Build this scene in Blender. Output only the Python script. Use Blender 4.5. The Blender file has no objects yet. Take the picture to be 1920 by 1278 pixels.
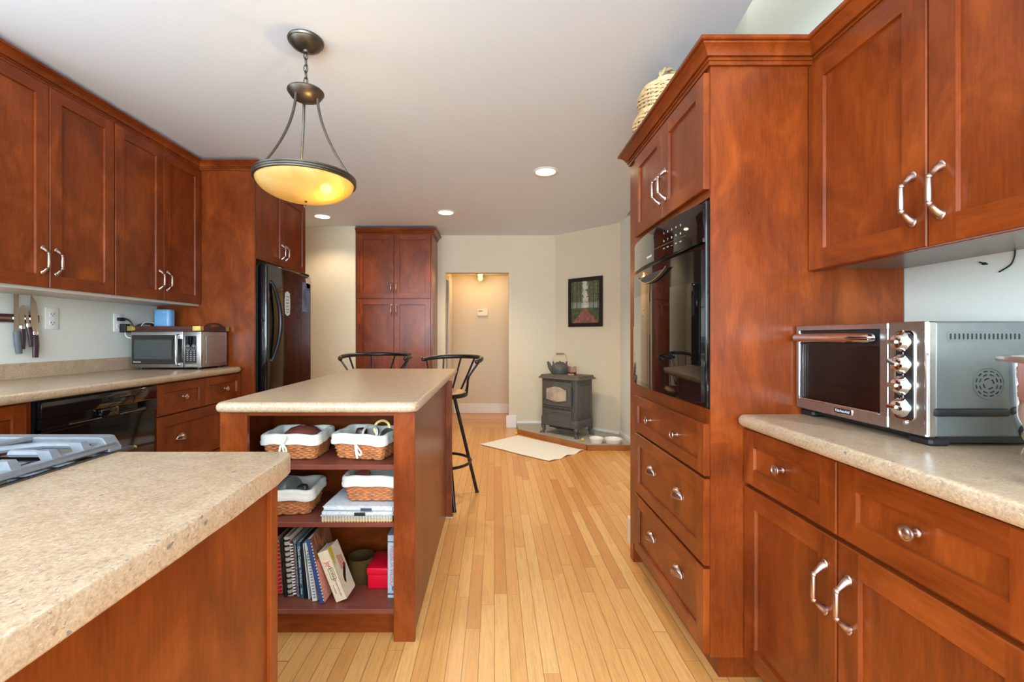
import bpy, bmesh, math, random
from mathutils import Vector, Matrix
random.seed(7)
S = bpy.context.scene
COL = S.collection
R = math.radians
PI = math.pi

# ---------------------------------------------------------------- camera, world, lights, exposure
cam_d = bpy.data.cameras.new('camera'); cam = bpy.data.objects.new('camera', cam_d); COL.objects.link(cam)
cam.location = (0, 0, 1.17); cam.rotation_euler = (R(90), 0, 0)
cam_d.sensor_width = 36; cam_d.lens = 830 / 1920 * 36
cam_d.shift_x = 33 / 1920; cam_d.shift_y = -9 / 1920
cam_d.clip_start = 0.02
S.camera = cam
S.view_settings.view_transform = 'Standard'; S.view_settings.look = 'None'
S.view_settings.gamma = 1; S.view_settings.use_curve_mapping = False
S.view_settings.exposure = 0.30
S.cycles.max_bounces = 10; S.cycles.diffuse_bounces = 6; S.cycles.glossy_bounces = 5
S.cycles.transmission_bounces = 8; S.cycles.transparent_max_bounces = 8
S.cycles.sample_clamp_indirect = 16; S.cycles.caustics_reflective = False; S.cycles.caustics_refractive = False
S.cycles.use_denoising = True
W = bpy.data.worlds.new('world'); S.world = W; W.use_nodes = True
W.node_tree.nodes['Background'].inputs[0].default_value = (.75, .87, 1, 1)
W.node_tree.nodes['Background'].inputs[1].default_value = 1.5

def area(name, loc, rot, sx, sy, energy, col):
    d = bpy.data.lights.new(name, 'AREA'); d.shape = 'RECTANGLE'; d.size = sx; d.size_y = sy
    d.energy = energy; d.color = col
    o = bpy.data.objects.new(name, d); COL.objects.link(o); o.location = loc
    o.rotation_euler = [R(a) for a in rot]; return o
def lamp(name, loc, energy, col, r=.03, kind='POINT', rot=(0, 0, 0), spot=120):
    d = bpy.data.lights.new(name, kind); d.energy = energy; d.color = col; d.shadow_soft_size = r
    if kind == 'SPOT': d.spot_size = R(spot); d.spot_blend = .6
    o = bpy.data.objects.new(name, d); COL.objects.link(o); o.location = loc
    o.rotation_euler = [R(a) for a in rot]; return o
# daylight through the rear and sink windows, plus added side and well fills
area('daylight_rear_window', (-.6, -2.5, 1.5), (90, 0, 0), 3.2, 1.7, 245, (.68, .855, 1))
area('daylight_sink_window', (-2.42, .45, 1.75), (0, -90, 0), 1.2, 1.6, 26, (.66, .85, 1))
area('added_side_fill', (1.31, -1.3, 1.55), (0, 90, 0), 1.2, 1.5, 42, (.68, .86, 1))  # added lamp that brightens the left side, its window is made up
area('added_well_fill', (1.22, 1.9, 3.1), (0, 0, 0), .25, 1.4, 2.2, (.88, .97, 1))  # added fill under the closed well lid, no skylight is built

# ---------------------------------------------------------------- materials
def srgb(r, g, b):
    f = lambda c: (c / 255 / 12.92) if c <= 10 else ((c / 255 + .055) / 1.055) ** 2.4
    return (f(r), f(g), f(b), 1)
class NT:
    def __init__(s, name):
        s.m = bpy.data.materials.new(name); s.m.use_nodes = True
        s.t = s.m.node_tree; s.p = s.t.nodes['Principled BSDF']; s.out = s.t.nodes['Material Output']
    def n(s, typ, **kw):
        x = s.t.nodes.new(typ)
        for k, v in kw.items():
            if k.startswith('i_'):
                key = k[2:]; key = int(key) if key.isdigit() else key.replace('_', ' ')
                x.inputs[key].default_value = v
            else: setattr(x, k, v)
        return x
    def l(s, a, b): s.t.links.new(a, b)
    def math(s, op, a, b=None):
        x = s.n('ShaderNodeMath', operation=op)
        for i, v in enumerate((a, b)):
            if v is None: continue
            if isinstance(v, (int, float)): x.inputs[i].default_value = v
            else: s.l(v, x.inputs[i])
        return x.outputs[0]
    def ramp(s, fac, stops):
        x = s.n('ShaderNodeValToRGB'); e = x.color_ramp.elements
        while len(e) < len(stops): e.new(.5)
        for i, (p, c) in enumerate(stops): e[i].position = p; e[i].color = c
        s.l(fac, x.inputs[0]); return x.outputs[0]
    def mix(s, fac, a, b, blend='MIX'):
        x = s.n('ShaderNodeMix', data_type='RGBA', blend_type=blend)
        for i, v in ((0, fac), (6, a), (7, b)):
            if isinstance(v, (int, float, tuple)): x.inputs[i].default_value = v
            else: s.l(v, x.inputs[i])
        return x.outputs[2]
    def coords(s, scale=(1, 1, 1), kind='Object', rnd=True):
        tc = s.n('ShaderNodeTexCoord'); v = tc.outputs[kind]
        if rnd:
            oi = s.n('ShaderNodeObjectInfo'); a = s.n('ShaderNodeVectorMath', operation='ADD')
            sc = s.math('MULTIPLY', oi.outputs['Random'], 37.0)
            s.l(v, a.inputs[0]); s.l(sc, a.inputs[1]); v = a.outputs[0]
        mp = s.n('ShaderNodeMapping'); mp.inputs['Scale'].default_value = scale
        s.l(v, mp.inputs[0]); return mp.outputs[0]
    def noise(s, vec, scale, detail=3, rough=.5, dist=0):
        x = s.n('ShaderNodeTexNoise'); x.inputs['Scale'].default_value = scale
        x.inputs['Detail'].default_value = detail; x.inputs['Roughness'].default_value = rough
        x.inputs['Distortion'].default_value = dist
        s.l(vec, x.inputs['Vector']); return x.outputs['Fac']
    def bump(s, h, strength=.2, dist=.002):
        b = s.n('ShaderNodeBump'); b.inputs['Strength'].default_value = strength; b.inputs['Distance'].default_value = dist
        s.l(h, b.inputs['Height']); s.l(b.outputs[0], s.p.inputs['Normal'])
    def set(s, **kw):
        for k, v in kw.items(): s.p.inputs[k.replace('_', ' ')].default_value = v
        return s.m
MATS = {}
def plain(name, col, rough=.5, metal=0, var=.06, scale=30, bump=0, **kw):
    t = NT(name); v = t.coords(rnd=True)
    f = t.noise(v, scale)
    d = tuple(max(0, c * (1 - var)) for c in col[:3]) + (1,); u = tuple(min(1, c * (1 + var)) for c in col[:3]) + (1,)
    t.l(t.ramp(f, [(.3, d), (.7, u)]), t.p.inputs['Base Color'])
    if bump: t.bump(f, bump, .001)
    t.set(Roughness=rough, Metallic=metal, **kw); return t.m
def wood(name, dk, md, lt, grain='z', rough=.3, coat=.25):
    t = NT(name)
    sc = {'z': (7, 7, .6), 'x': (.6, 7, 7), 'y': (7, .6, 7)}[grain]
    v = t.coords(sc); g = t.noise(v, 2.6, 5, .6, .4)
    b = t.noise(t.coords({'z': (1.5, 1.5, .8), 'x': (.8, 1.5, 1.5), 'y': (1.5, .8, 1.5)}[grain]), 3.6, 5, .62, .8)
    fine = t.noise(t.coords(tuple(c * 9 for c in sc)), 3, 2)
    c = t.ramp(g, [(.28, dk), (.5, md), (.75, lt)])
    c = t.mix(.78, c, t.ramp(b, [(.28, dk), (.52, md), (.74, lt)]))
    c = t.mix(.12, c, t.ramp(fine, [(.35, dk), (.65, lt)]))
    t.l(c, t.p.inputs['Base Color'])
    t.l(t.math('ADD', t.math('MULTIPLY', g, .14), rough - .07), t.p.inputs['Roughness'])
    t.set(Coat_Weight=coat * .6, Coat_Roughness=.2); t.p.inputs['Specular IOR Level'].default_value = .28
    return t.m
DK, MD, LT = srgb(80, 29, 5), srgb(122, 52, 14), srgb(164, 80, 29)
WV = wood('cherry_stained_maple_upright', DK, MD, LT, 'z')
WH = wood('cherry_stained_maple_rail', DK, MD, LT, 'x')
WY = wood('cherry_stained_maple_lengthwise', DK, MD, LT, 'y')
WSHELF = wood('worn_red_brown_shelf', srgb(104, 52, 40), srgb(126, 66, 52), srgb(140, 80, 64), 'x', .4, .1)
MELA = plain('pale_melamine_underside', srgb(196, 186, 172), .35, var=.03)
OAKTRIM = wood('oak_edging', srgb(140, 84, 40), srgb(166, 106, 56), srgb(184, 124, 70), 'x', .35, .2)

def m_counter():
    t = NT('speckled_beige_stone')
    v = t.coords(rnd=False)
    base = t.ramp(t.noise(v, 150, 5, .8), [(.38, srgb(150, 124, 98)), (.5, srgb(187, 160, 131)), (.64, srgb(214, 191, 164))])
    lg = t.ramp(t.noise(v, 22, 4, .7), [(.35, srgb(172, 144, 114)), (.65, srgb(203, 178, 148))])
    base = t.mix(.45, base, lg)
    vm = t.coords((1, .6, 1), rnd=False); wob = t.noise(vm, 90, 3)
    for sc_, th, dd, col, amt in ((210, .84, .3, srgb(120, 108, 98), .6), (70, .93, .2, srgb(104, 104, 104), .75), (260, .88, .3, srgb(226, 214, 198), .5)):
        sp = t.n('ShaderNodeTexVoronoi'); sp.inputs['Scale'].default_value = sc_
        ad = t.n('ShaderNodeVectorMath', operation='ADD'); t.l(vm, ad.inputs[0])
        t.l(t.math('MULTIPLY', wob, .012), ad.inputs[1]); t.l(ad.outputs[0], sp.inputs['Vector'])
        pick = t.n('ShaderNodeSeparateColor'); t.l(sp.outputs['Color'], pick.inputs[0])
        dot = t.math('MULTIPLY', t.math('LESS_THAN', sp.outputs['Distance'], dd), t.math('GREATER_THAN', pick.outputs[0], th))
        base = t.mix(t.math('MULTIPLY', dot, amt), base, col)
    t.l(base, t.p.inputs['Base Color'])
    t.set(Roughness=.3, Coat_Weight=.0); return t.m
STONE = m_counter()

def m_floor():
    t = NT('oak_strip_floor')
    tc = t.n('ShaderNodeTexCoord'); sp = t.n('ShaderNodeSeparateXYZ'); t.l(tc.outputs['Object'], sp.inputs[0])
    x, y = sp.outputs[0], sp.outputs[1]
    xs = t.math('DIVIDE', x, .057); ix = t.math('FLOOR', xs); fx = t.math('FRACT', xs)
    w1 = t.n('ShaderNodeTexWhiteNoise', noise_dimensions='1D'); t.l(ix, w1.inputs['W'])
    ys = t.math('DIVIDE', t.math('ADD', y, t.math('MULTIPLY', w1.outputs['Value'], 5.0)), .95)
    # board lengths vary: warp the lengthwise coordinate a little
    ys = t.math('ADD', ys, t.math('MULTIPLY', t.math('SINE', t.math('MULTIPLY', ys, 2.3)), .3))
    iy = t.math('FLOOR', ys); fy = t.math('FRACT', ys)
    w2 = t.n('ShaderNodeTexWhiteNoise', noise_dimensions='2D')
    cb = t.n('ShaderNodeCombineXYZ'); t.l(ix, cb.inputs[0]); t.l(iy, cb.inputs[1]); t.l(cb.outputs[0], w2.inputs['Vector'])
    plank = t.ramp(w2.outputs['Value'], [(0, srgb(212, 144, 78)), (.25, srgb(224, 162, 92)), (.7, srgb(230, 170, 99)), (1, srgb(238, 186, 116))])
    a = t.n('ShaderNodeVectorMath', operation='ADD'); t.l(tc.outputs['Object'], a.inputs[0]); t.l(w2.outputs['Color'], a.inputs[1])
    mp = t.n('ShaderNodeMapping'); mp.inputs['Scale'].default_value = (40, 2.2, 1); t.l(a.outputs[0], mp.inputs[0])
    g = t.noise(mp.outputs[0], 2.2, 5, .65, 1.2)
    c = t.mix(t.math('MULTIPLY', t.math('SUBTRACT', 1.0, t.math('GREATER_THAN', g, .42)), .0), plank, srgb(170, 115, 65))
    c = t.mix(t.ramp(g, [(.3, (.45, .45, .45, 1)), (.55, (0, 0, 0, 1))]), c, srgb(178, 120, 66))
    seam = t.math('MAXIMUM', t.math('LESS_THAN', fx, .022), t.math('GREATER_THAN', fx, .978))
    seam = t.math('MAXIMUM', seam, t.math('LESS_THAN', fy, .0018))
    c = t.mix(t.math('MULTIPLY', seam, .7), c, srgb(112, 66, 32))
    t.l(c, t.p.inputs['Base Color'])
    t.l(t.math('ADD', t.math('MULTIPLY', g, .15), .24), t.p.inputs['Roughness'])
    t.bump(t.math('SUBTRACT', 1.0, seam), .15, .0006)
    t.set(Coat_Weight=.12, Coat_Roughness=.2); return t.m
FLOOR = m_floor()
WALLP = plain('cream_paint_warm_lit', srgb(220, 206, 180), .75, var=.012, scale=60, bump=.05)  # wall paint with the warm far light put into its colour
WALLN = plain('cream_paint_daylit', srgb(226, 226, 216), .75, var=.012, scale=60, bump=.05)  # same wall paint with the cool daylight put into its colour
CEIL = plain('white_ceiling_paint', srgb(224, 231, 240), .85, var=.01, scale=80, bump=.05)
TRIMW = plain('white_gloss_trim', srgb(236, 234, 228), .35, var=.01)
NICKEL = plain('copper_tinged_nickel', srgb(198, 172, 158), .33, 1, .05)
STEEL = plain('brushed_steel', srgb(190, 186, 182), .33, 1, .08, 90)
CHROME = plain('chrome', srgb(225, 225, 228), .07, 1, .02)
BLKG = plain('gloss_black', srgb(14, 14, 15), .08, 0, .1, Coat_Weight=.5)
BLKGLASS = plain('black_glass', srgb(10, 10, 11), .03, 0, .1, Coat_Weight=1.0, Coat_Roughness=.02)
BLKM = plain('matt_black', srgb(24, 24, 25), .5, 0, .15)
BLKSTEEL = plain('black_tube', srgb(30, 27, 26), .3, .3, .12)
CASTIRON = plain('black_cast_iron', srgb(88, 86, 82), .55, .2, .2, 60, .25)
CASTTOP = plain('lighter_iron_top', srgb(104, 94, 84), .65, .1, .15, 40, .2)  # lighter and browner than the stove body
GRATE = plain('grey_enamel_iron', srgb(118, 122, 128), .42, .1, .08, 90, .1)
TOASTG = plain('grey_painted_steel', srgb(112, 117, 115), .35, .35, .05)
CLOTHW = plain('cream_cotton', srgb(226, 222, 210), .9, 0, .05, 50, .3)
MATW = plain('white_cotton_mat', srgb(244, 240, 232), .95, 0, .04, 120, .4)
WICKER = plain('brown_wicker', srgb(190, 118, 68), .4, 0, .32, 45)
WICKDK = plain('dark_wicker_core', srgb(74, 34, 18), .8, 0, .2, 45)
WILLOW = plain('blond_willow', srgb(226, 196, 146), .5, 0, .22, 40)
WILLOWD = plain('willow_core', srgb(150, 104, 56), .8, 0, .2, 40)
BRONZE = plain('pewter_bronze', srgb(102, 96, 88), .36, .9, .12, 25)
BRASS = plain('brass', srgb(226, 196, 110), .25, 1, .06)
WHITEP = plain('white_plastic', srgb(236, 236, 232), .35, 0, .01)
BEIGEP = plain('ivory_plastic', srgb(230, 222, 196), .45, 0, .01)
TRAYW = plain('dark_mahogany', srgb(70, 32, 22), .35, 0, .25, 20)
BLUEP = plain('light_blue_plastic', srgb(124, 176, 220), .4, 0, .03)
SLATE = plain('grey_hearth_slab', srgb(176, 172, 160), .6, 0, .08, 14, .1)
TANVINYL = plain('tan_vinyl', srgb(196, 150, 108), .5, 0, .05, 30)
CERAM = plain('white_ceramic', srgb(240, 238, 232), .18, 0, .01)
SOLE = plain('grey_rubber', srgb(92, 97, 99), .6, 0, .08)
HANDLEP = plain('dark_plum_pakkawood', srgb(62, 38, 46), .35, 0, .2, 20)
BLADE = plain('knife_steel', srgb(196, 190, 182), .22, 1, .04)
TERRA = plain('red_brown_clay', srgb(128, 66, 54), .6, 0, .12, 18)
REDP = plain('red_plastic', srgb(222, 12, 44), .35, 0, .02)
PAPER = plain('page_edges', srgb(226, 218, 200), .85, 0, .08, 150)
NEWS = plain('newsprint', srgb(206, 208, 210), .9, 0, .16, 70)
YELL = plain('yellow_rubber', srgb(226, 190, 40), .6, 0, .1)
def glass(name, col, rough=.02, alpha=None):
    t = NT(name); t.set(Base_Color=col, Roughness=rough, Transmission_Weight=1.0, IOR=1.45)
    f = t.noise(t.coords(), 12); t.l(t.math('ADD', t.math('MULTIPLY', f, .03), rough), t.p.inputs['Roughness']); return t.m
def thin_glass(name, tint, base=.05):
    t = NT(name); tp = t.n('ShaderNodeBsdfTransparent'); tp.inputs[0].default_value = tint
    gl = t.n('ShaderNodeBsdfGlossy'); gl.inputs['Roughness'].default_value = .02
    fr = t.n('ShaderNodeFresnel'); fr.inputs['IOR'].default_value = 1.5
    ms = t.n('ShaderNodeMixShader'); t.l(t.math('ADD', fr.outputs[0], base), ms.inputs[0])
    t.l(tp.outputs[0], ms.inputs[1]); t.l(gl.outputs[0], ms.inputs[2]); t.l(ms.outputs[0], t.out.inputs[0]); return t.m
GLASS = thin_glass('clear_window_glass', (.96, .98, .97, 1), .0); GREYGL = plain('smoky_grey_glass', srgb(150, 158, 150), .1, 0, .1, 8, Transmission_Weight=.55, IOR=1.3)
BROWNGL = plain('brown_glass', srgb(118, 88, 52), .08, 0, .08, 8, Transmission_Weight=.6, IOR=1.2); PINKGL = glass('pink_frosted_glass', srgb(240, 214, 212), .25)
WAX = plain('red_candle_wax', srgb(170, 20, 40), .4, 0, .05)
def emis(name, col, strength):
    t = NT(name); t.set(Base_Color=col, Roughness=.4); t.p.inputs['Emission Color'].default_value = col
    f = t.noise(t.coords(), 5); t.l(t.math('MULTIPLY', t.math('ADD', t.math('MULTIPLY', f, .2), .9), strength), t.p.inputs['Emission Strength']); return t.m
LED = emis('lit_downlight', srgb(255, 236, 200), 7)
BULB = emis('lit_bulb', srgb(255, 216, 156), 110)
HALLGL = emis('lit_hall_globe', srgb(255, 205, 110), .55)
def m_alabaster():
    t = NT('amber_alabaster_glass')
    tr = t.n('ShaderNodeBsdfTranslucent'); pr = t.p
    c = t.ramp(t.noise(t.coords(), 7, 4, .6, 1.5), [(.3, srgb(242, 208, 128)), (.7, srgb(255, 234, 172))])
    t.l(c, tr.inputs[0]); t.l(c, pr.inputs['Base Color']); t.set(Roughness=.25)
    pr.inputs['Emission Color'].default_value = srgb(255, 205, 120); pr.inputs['Emission Strength'].default_value = .06
    ms = t.n('ShaderNodeMixShader'); ms.inputs[0].default_value = .5
    t.l(pr.outputs[0], ms.inputs[1]); t.l(tr.outputs[0], ms.inputs[2])
    rf = t.n('ShaderNodeBsdfRefraction'); rf.inputs['Roughness'].default_value = .42; rf.inputs['IOR'].default_value = 1.06; rf.inputs['Color'].default_value = srgb(255, 226, 170)
    m2 = t.n('ShaderNodeMixShader'); m2.inputs[0].default_value = .38
    t.l(ms.outputs[0], m2.inputs[1]); t.l(rf.outputs[0], m2.inputs[2]); t.l(m2.outputs[0], t.out.inputs[0]); return t.m
ALAB = m_alabaster()
def m_painting():
    t = NT('painting_of_tree_lined_lane')
    tc = t.n('ShaderNodeTexCoord'); sp = t.n('ShaderNodeSeparateXYZ'); t.l(tc.outputs['Generated'], sp.inputs[0])
    x, z = sp.outputs[0], sp.outputs[2]
    nz = t.n('ShaderNodeTexNoise'); nz.inputs['Scale'].default_value = 11; nz.inputs['Detail'].default_value = 6
    t.l(tc.outputs['Generated'], nz.inputs['Vector']); n = nz.outputs['Fac']
    ax = t.math('ABSOLUTE', t.math('SUBTRACT', x, .5))
    axn = t.math('ADD', ax, t.math('MULTIPLY', t.math('SUBTRACT', n, .5), .28))
    sky = t.mix(t.ramp(axn, [(.02, (0, 0, 0, 1)), (.16, (1, 1, 1, 1))]), srgb(208, 202, 190), srgb(140, 146, 138))
    nf = t.n('ShaderNodeTexNoise'); nf.inputs['Scale'].default_value = 26; nf.inputs['Detail'].default_value = 6
    t.l(tc.outputs['Generated'], nf.inputs['Vector']); n2 = nf.outputs['Fac']
    leaf = t.ramp(n2, [(.3, srgb(44, 46, 30)), (.5, srgb(88, 92, 60)), (.7, srgb(132, 132, 100))])
    wig = t.math('MULTIPLY', t.math('SUBTRACT', n2, .5), .25)
    canopy = t.math('MULTIPLY', t.math('GREATER_THAN', t.math('ADD', axn, wig), .07), t.math('GREATER_THAN', t.math('ADD', z, wig), t.math('SUBTRACT', .56, t.math('MULTIPLY', n, .12))))
    c = t.mix(t.math('MULTIPLY', canopy, .92), sky, leaf)
    wv = t.math('FRACT', t.math('ADD', t.math('MULTIPLY', t.math('POWER', ax, .7), 7.0), t.math('MULTIPLY', n, .25)))
    tr = t.math('MULTIPLY', t.math('LESS_THAN', wv, .2), t.math('MULTIPLY', t.math('GREATER_THAN', ax, .08), t.math('GREATER_THAN', z, .3)))
    c = t.mix(t.math('MULTIPLY', tr, .75), c, srgb(52, 46, 38))
    gr = t.ramp(n, [(.3, srgb(50, 62, 40)), (.7, srgb(98, 106, 68))])
    c = t.mix(t.math('LESS_THAN', z, .36), c, gr)
    road = t.math('MULTIPLY', t.math('LESS_THAN', z, .33), t.math('LESS_THAN', ax, t.math('ADD', .05, t.math('MULTIPLY', t.math('SUBTRACT', .33, z), 1.3))))
    c = t.mix(road, c, t.ramp(n, [(.3, srgb(112, 66, 56)), (.7, srgb(164, 108, 92))]))
    t.l(c, t.p.inputs['Base Color']); t.set(Roughness=.45); return t.m
PAINTING = m_painting()
def m_redcover():
    t = NT('red_orange_mottled_cover'); sp = t.n('ShaderNodeSeparateXYZ'); tc = t.n('ShaderNodeTexCoord'); t.l(tc.outputs['Generated'], sp.inputs[0])
    n = t.noise(t.coords((1, 1, 1)), 160, 3, .7)
    c = t.ramp(n, [(.3, srgb(206, 70, 48)), (.7, srgb(244, 200, 180))])
    top = t.ramp(t.noise(t.coords((30, 30, 4)), 3, 3), [(.35, srgb(92, 58, 36)), (.65, srgb(176, 112, 76))])
    f = t.math('GREATER_THAN', t.math('ADD', sp.outputs[2], t.math('MULTIPLY', n, .15)), .72)
    t.l(t.mix(f, c, top), t.p.inputs['Base Color']); t.set(Roughness=.35); return t.m
REDCOVER = m_redcover()
_cm = {}
def colmat(name, r, g, b, rough=.55):
    if name not in _cm: _cm[name] = plain(name, srgb(r, g, b), rough, 0, .06, 40)
    return _cm[name]
INKW = colmat('white_print', 235, 235, 235); INKK = colmat('black_print', 25, 25, 25); INKR = colmat('red_print', 200, 60, 50)

# ---------------------------------------------------------------- mesh builder
class MB:
    def __init__(s): s.v = []; s.f = []; s.m = []
    def add(s, vs, fs, mat=0, xf=None):
        k = len(s.v)
        s.v += [tuple(xf @ Vector(p)) if xf else tuple(p) for p in vs]
        s.f += [tuple(i + k for i in f) for f in fs]
        s.m += [mat] * len(fs); return s
    def bm(s, b, mat=0, xf=None):
        b.verts.ensure_lookup_table(); b.verts.index_update()
        s.add([v.co.copy() for v in b.verts], [[v.index for v in f.verts] for f in b.faces], mat, xf); b.free(); return s
    def box(s, x0, x1, y0, y1, z0, z1, bev=0, mat=0, seg=1, xf=None):
        if bev <= 0:
            vs = [(x, y, z) for x in (x0, x1) for y in (y0, y1) for z in (z0, z1)]
            return s.add(vs, [(0, 1, 3, 2), (4, 6, 7, 5), (0, 4, 5, 1), (2, 3, 7, 6), (0, 2, 6, 4), (1, 5, 7, 3)], mat, xf)
        b = bmesh.new(); bmesh.ops.create_cube(b, size=1)
        for v in b.verts: v.co = ((x0 + x1) / 2 + v.co.x * (x1 - x0), (y0 + y1) / 2 + v.co.y * (y1 - y0), (z0 + z1) / 2 + v.co.z * (z1 - z0))
        bev = min(bev, .49 * min(abs(x1 - x0), abs(y1 - y0), abs(z1 - z0)))
        bmesh.ops.bevel(b, geom=b.edges[:], offset=bev, segments=seg, profile=.5, affect='EDGES')
        return s.bm(b, mat, xf)
    def prism(s, poly, z0, z1, bev=0, seg=4, mat=0, xf=None):
        b = bmesh.new(); vs = [b.verts.new((x, y, z0)) for x, y in poly]; f = b.faces.new(vs)
        b.normal_update()
        if f.normal.z > 0: f.normal_flip()
        r = bmesh.ops.extrude_face_region(b, geom=[f])
        for v in [g for g in r['geom'] if isinstance(g, bmesh.types.BMVert)]: v.co.z = z1
        if bev:
            es = [e for e in b.edges if abs(e.verts[0].co.z - e.verts[1].co.z) < 1e-6]
            bmesh.ops.bevel(b, geom=es, offset=bev, segments=seg, profile=.5, affect='EDGES')
        bmesh.ops.recalc_face_normals(b, faces=b.faces[:])
        return s.bm(b, mat, xf)
    def tube(s, path, r, n=8, closed=False, mat=0, xf=None, flat=1.0, up=None):
        P = [Vector(p) for p in path]; N = len(P)
        rs = r if isinstance(r, (list, tuple)) else [r] * N
        vs = []; T0 = None; nrm = None
        for i, p in enumerate(P):
            a = P[(i - 1) % N] if (closed or i > 0) else p; c = P[(i + 1) % N] if (closed or i < N - 1) else p
            t = (c - a).normalized() if (c - a).length > 1e-9 else Vector((0, 0, 1))
            if nrm is None:
                ref = Vector(up) if up else (Vector((0, 0, 1)) if abs(t.z) < .9 else Vector((1, 0, 0)))
                nrm = (ref - t * ref.dot(t)).normalized()
            else:
                nrm = nrm - t * nrm.dot(t)
                nrm = nrm.normalized() if nrm.length > 1e-6 else t.orthogonal().normalized()
            bn = t.cross(nrm)
            for k in range(n):
                a_ = 2 * PI * k / n; vs.append(p + (nrm * math.cos(a_) * flat + bn * math.sin(a_)) * rs[i])
        fs = []
        for i in range(N if closed else N - 1):
            j = (i + 1) % N
            for k in range(n): k2 = (k + 1) % n; fs.append((i * n + k, i * n + k2, j * n + k2, j * n + k))
        if not closed: fs += [tuple(range(n - 1, -1, -1)), tuple(range((N - 1) * n, N * n))]
        return s.add(vs, fs, mat, xf)
    def cyl(s, p0, p1, r0, r1=None, n=20, mat=0, xf=None): return s.tube([p0, p1], [r0, r0 if r1 is None else r1], n, False, mat, xf)
    def lathe(s, prof, n=32, mat=0, xf=None, a0=0, a1=2 * PI):
        full = abs(a1 - a0 - 2 * PI) < 1e-6; m = len(prof); vs = []; K = n if full else n + 1
        for k in range(K):
            a = a0 + (a1 - a0) * k / n
            vs += [(r * math.cos(a), r * math.sin(a), z) for r, z in prof]
        fs = []
        for k in range(n):
            k2 = (k + 1) % K
            for i in range(m - 1):
                q = (k * m + i, k2 * m + i, k2 * m + i + 1, k * m + i + 1)
                fs.append(q)
        b = bmesh.new(); bv = [b.verts.new(v) for v in vs]
        for q in fs:
            try: b.faces.new([bv[i] for i in q])
            except ValueError: pass
        bmesh.ops.remove_doubles(b, verts=b.verts[:], dist=1e-6)
        bmesh.ops.recalc_face_normals(b, faces=b.faces[:])
        return s.bm(b, mat, xf)
    def ball(s, c, r, n=16, mat=0, xf=None):
        r = r if isinstance(r, (tuple, list)) else (r, r, r); b = bmesh.new()
        bmesh.ops.create_uvsphere(b, u_segments=n, v_segments=max(6, n // 2), radius=1)
        for v in b.verts: v.co = (c[0] + v.co.x * r[0], c[1] + v.co.y * r[1], c[2] + v.co.z * r[2])
        return s.bm(b, mat, xf)
    def sweep(s, prof, path, mat=0, side=1, xf=None):
        """prof (out, z) swept along a level polyline with mitred corners; side=+1: out is to the right of travel"""
        N = len(path); vs = []
        for i, (x, y) in enumerate(path):
            d0 = Vector((x - path[i - 1][0], y - path[i - 1][1])).normalized() if i else None
            d1 = Vector((path[i + 1][0] - x, path[i + 1][1] - y)).normalized() if i < N - 1 else None
            if d0 is None: d0 = d1
            if d1 is None: d1 = d0
            n0 = Vector((d0.y, -d0.x)) * side; n1 = Vector((d1.y, -d1.x)) * side
            mdir = (n0 + n1); mdir /= max(.2, mdir.dot(n0))
            vs += [(x + mdir.x * o, y + mdir.y * o, z) for o, z in prof]
        m = len(prof); fs = []
        for i in range(N - 1):
            for k in range(m): k2 = (k + 1) % m; fs.append((i * m + k, i * m + k2, (i + 1) * m + k2, (i + 1) * m + k))
        fs += [tuple(range(m)), tuple(range((N - 1) * m, N * m))[::-1]]
        return s.add(vs, fs, mat, xf)
    def mesh(s, name, mats, angle=35):
        me = bpy.data.meshes.new(name); me.from_pydata(s.v, [], s.f)
        for m in (mats if isinstance(mats, (list, tuple)) else [mats]): me.materials.append(m)
        me.polygons.foreach_set('material_index', s.m)
        b = bmesh.new(); b.from_mesh(me); bmesh.ops.recalc_face_normals(b, faces=b.faces[:]); b.to_mesh(me); b.free()
        if angle:
            me.polygons.foreach_set('use_smooth', [True] * len(me.polygons)); me.set_sharp_from_angle(angle=R(angle))
        me.update(); return me
    def build(s, name, mats, parent=None, angle=35, loc=None, rot=None):
        return link(name, s.mesh(name, mats, angle), parent, loc, rot)
def link(name, me, parent=None, loc=None, rot=None):
    o = bpy.data.objects.new(name, me); COL.objects.link(o)
    if parent: o.parent = parent
    if loc: o.location = loc
    if rot: o.rotation_euler = rot
    return o
def tag(o, label, cat, group=None):
    o['label'] = label; o['category'] = cat
    if group: o['group'] = group
    return o
def thing(name, label, cat, loc=(0, 0, 0), rz=0, group=None):
    o = bpy.data.objects.new(name, None); COL.objects.link(o); o.empty_display_size = .05
    o.location = loc; o.rotation_euler = (0, 0, rz); return tag(o, label, cat, group)
def struct(name, mb, m, angle=35, parent=None):
    o = mb.build(name, m, parent, angle); o['kind'] = 'structure'; return o
def copy_tree(o, parent=None):
    c = o.copy(); COL.objects.link(c)
    if parent: c.parent = parent
    for ch in list(o.children): copy_tree(ch, c)
    return c
def text(name, body, size, m, parent, loc, rot, align='CENTER', sx=1.0, depth=.0004):
    cu = bpy.data.curves.new(name, 'FONT'); cu.body = body; cu.size = size; cu.extrude = depth; cu.align_x = align; cu.align_y = 'CENTER'
    tmp = bpy.data.objects.new('tmp_text', cu); COL.objects.link(tmp)
    me = bpy.data.meshes.new_from_object(tmp.evaluated_get(bpy.context.evaluated_depsgraph_get()))
    bpy.data.objects.remove(tmp); bpy.data.curves.remove(cu)
    for v in me.vertices: v.co.x *= sx
    me.materials.clear(); me.materials.append(m); me.name = name
    return link(name, me, parent, loc, rot)
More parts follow.
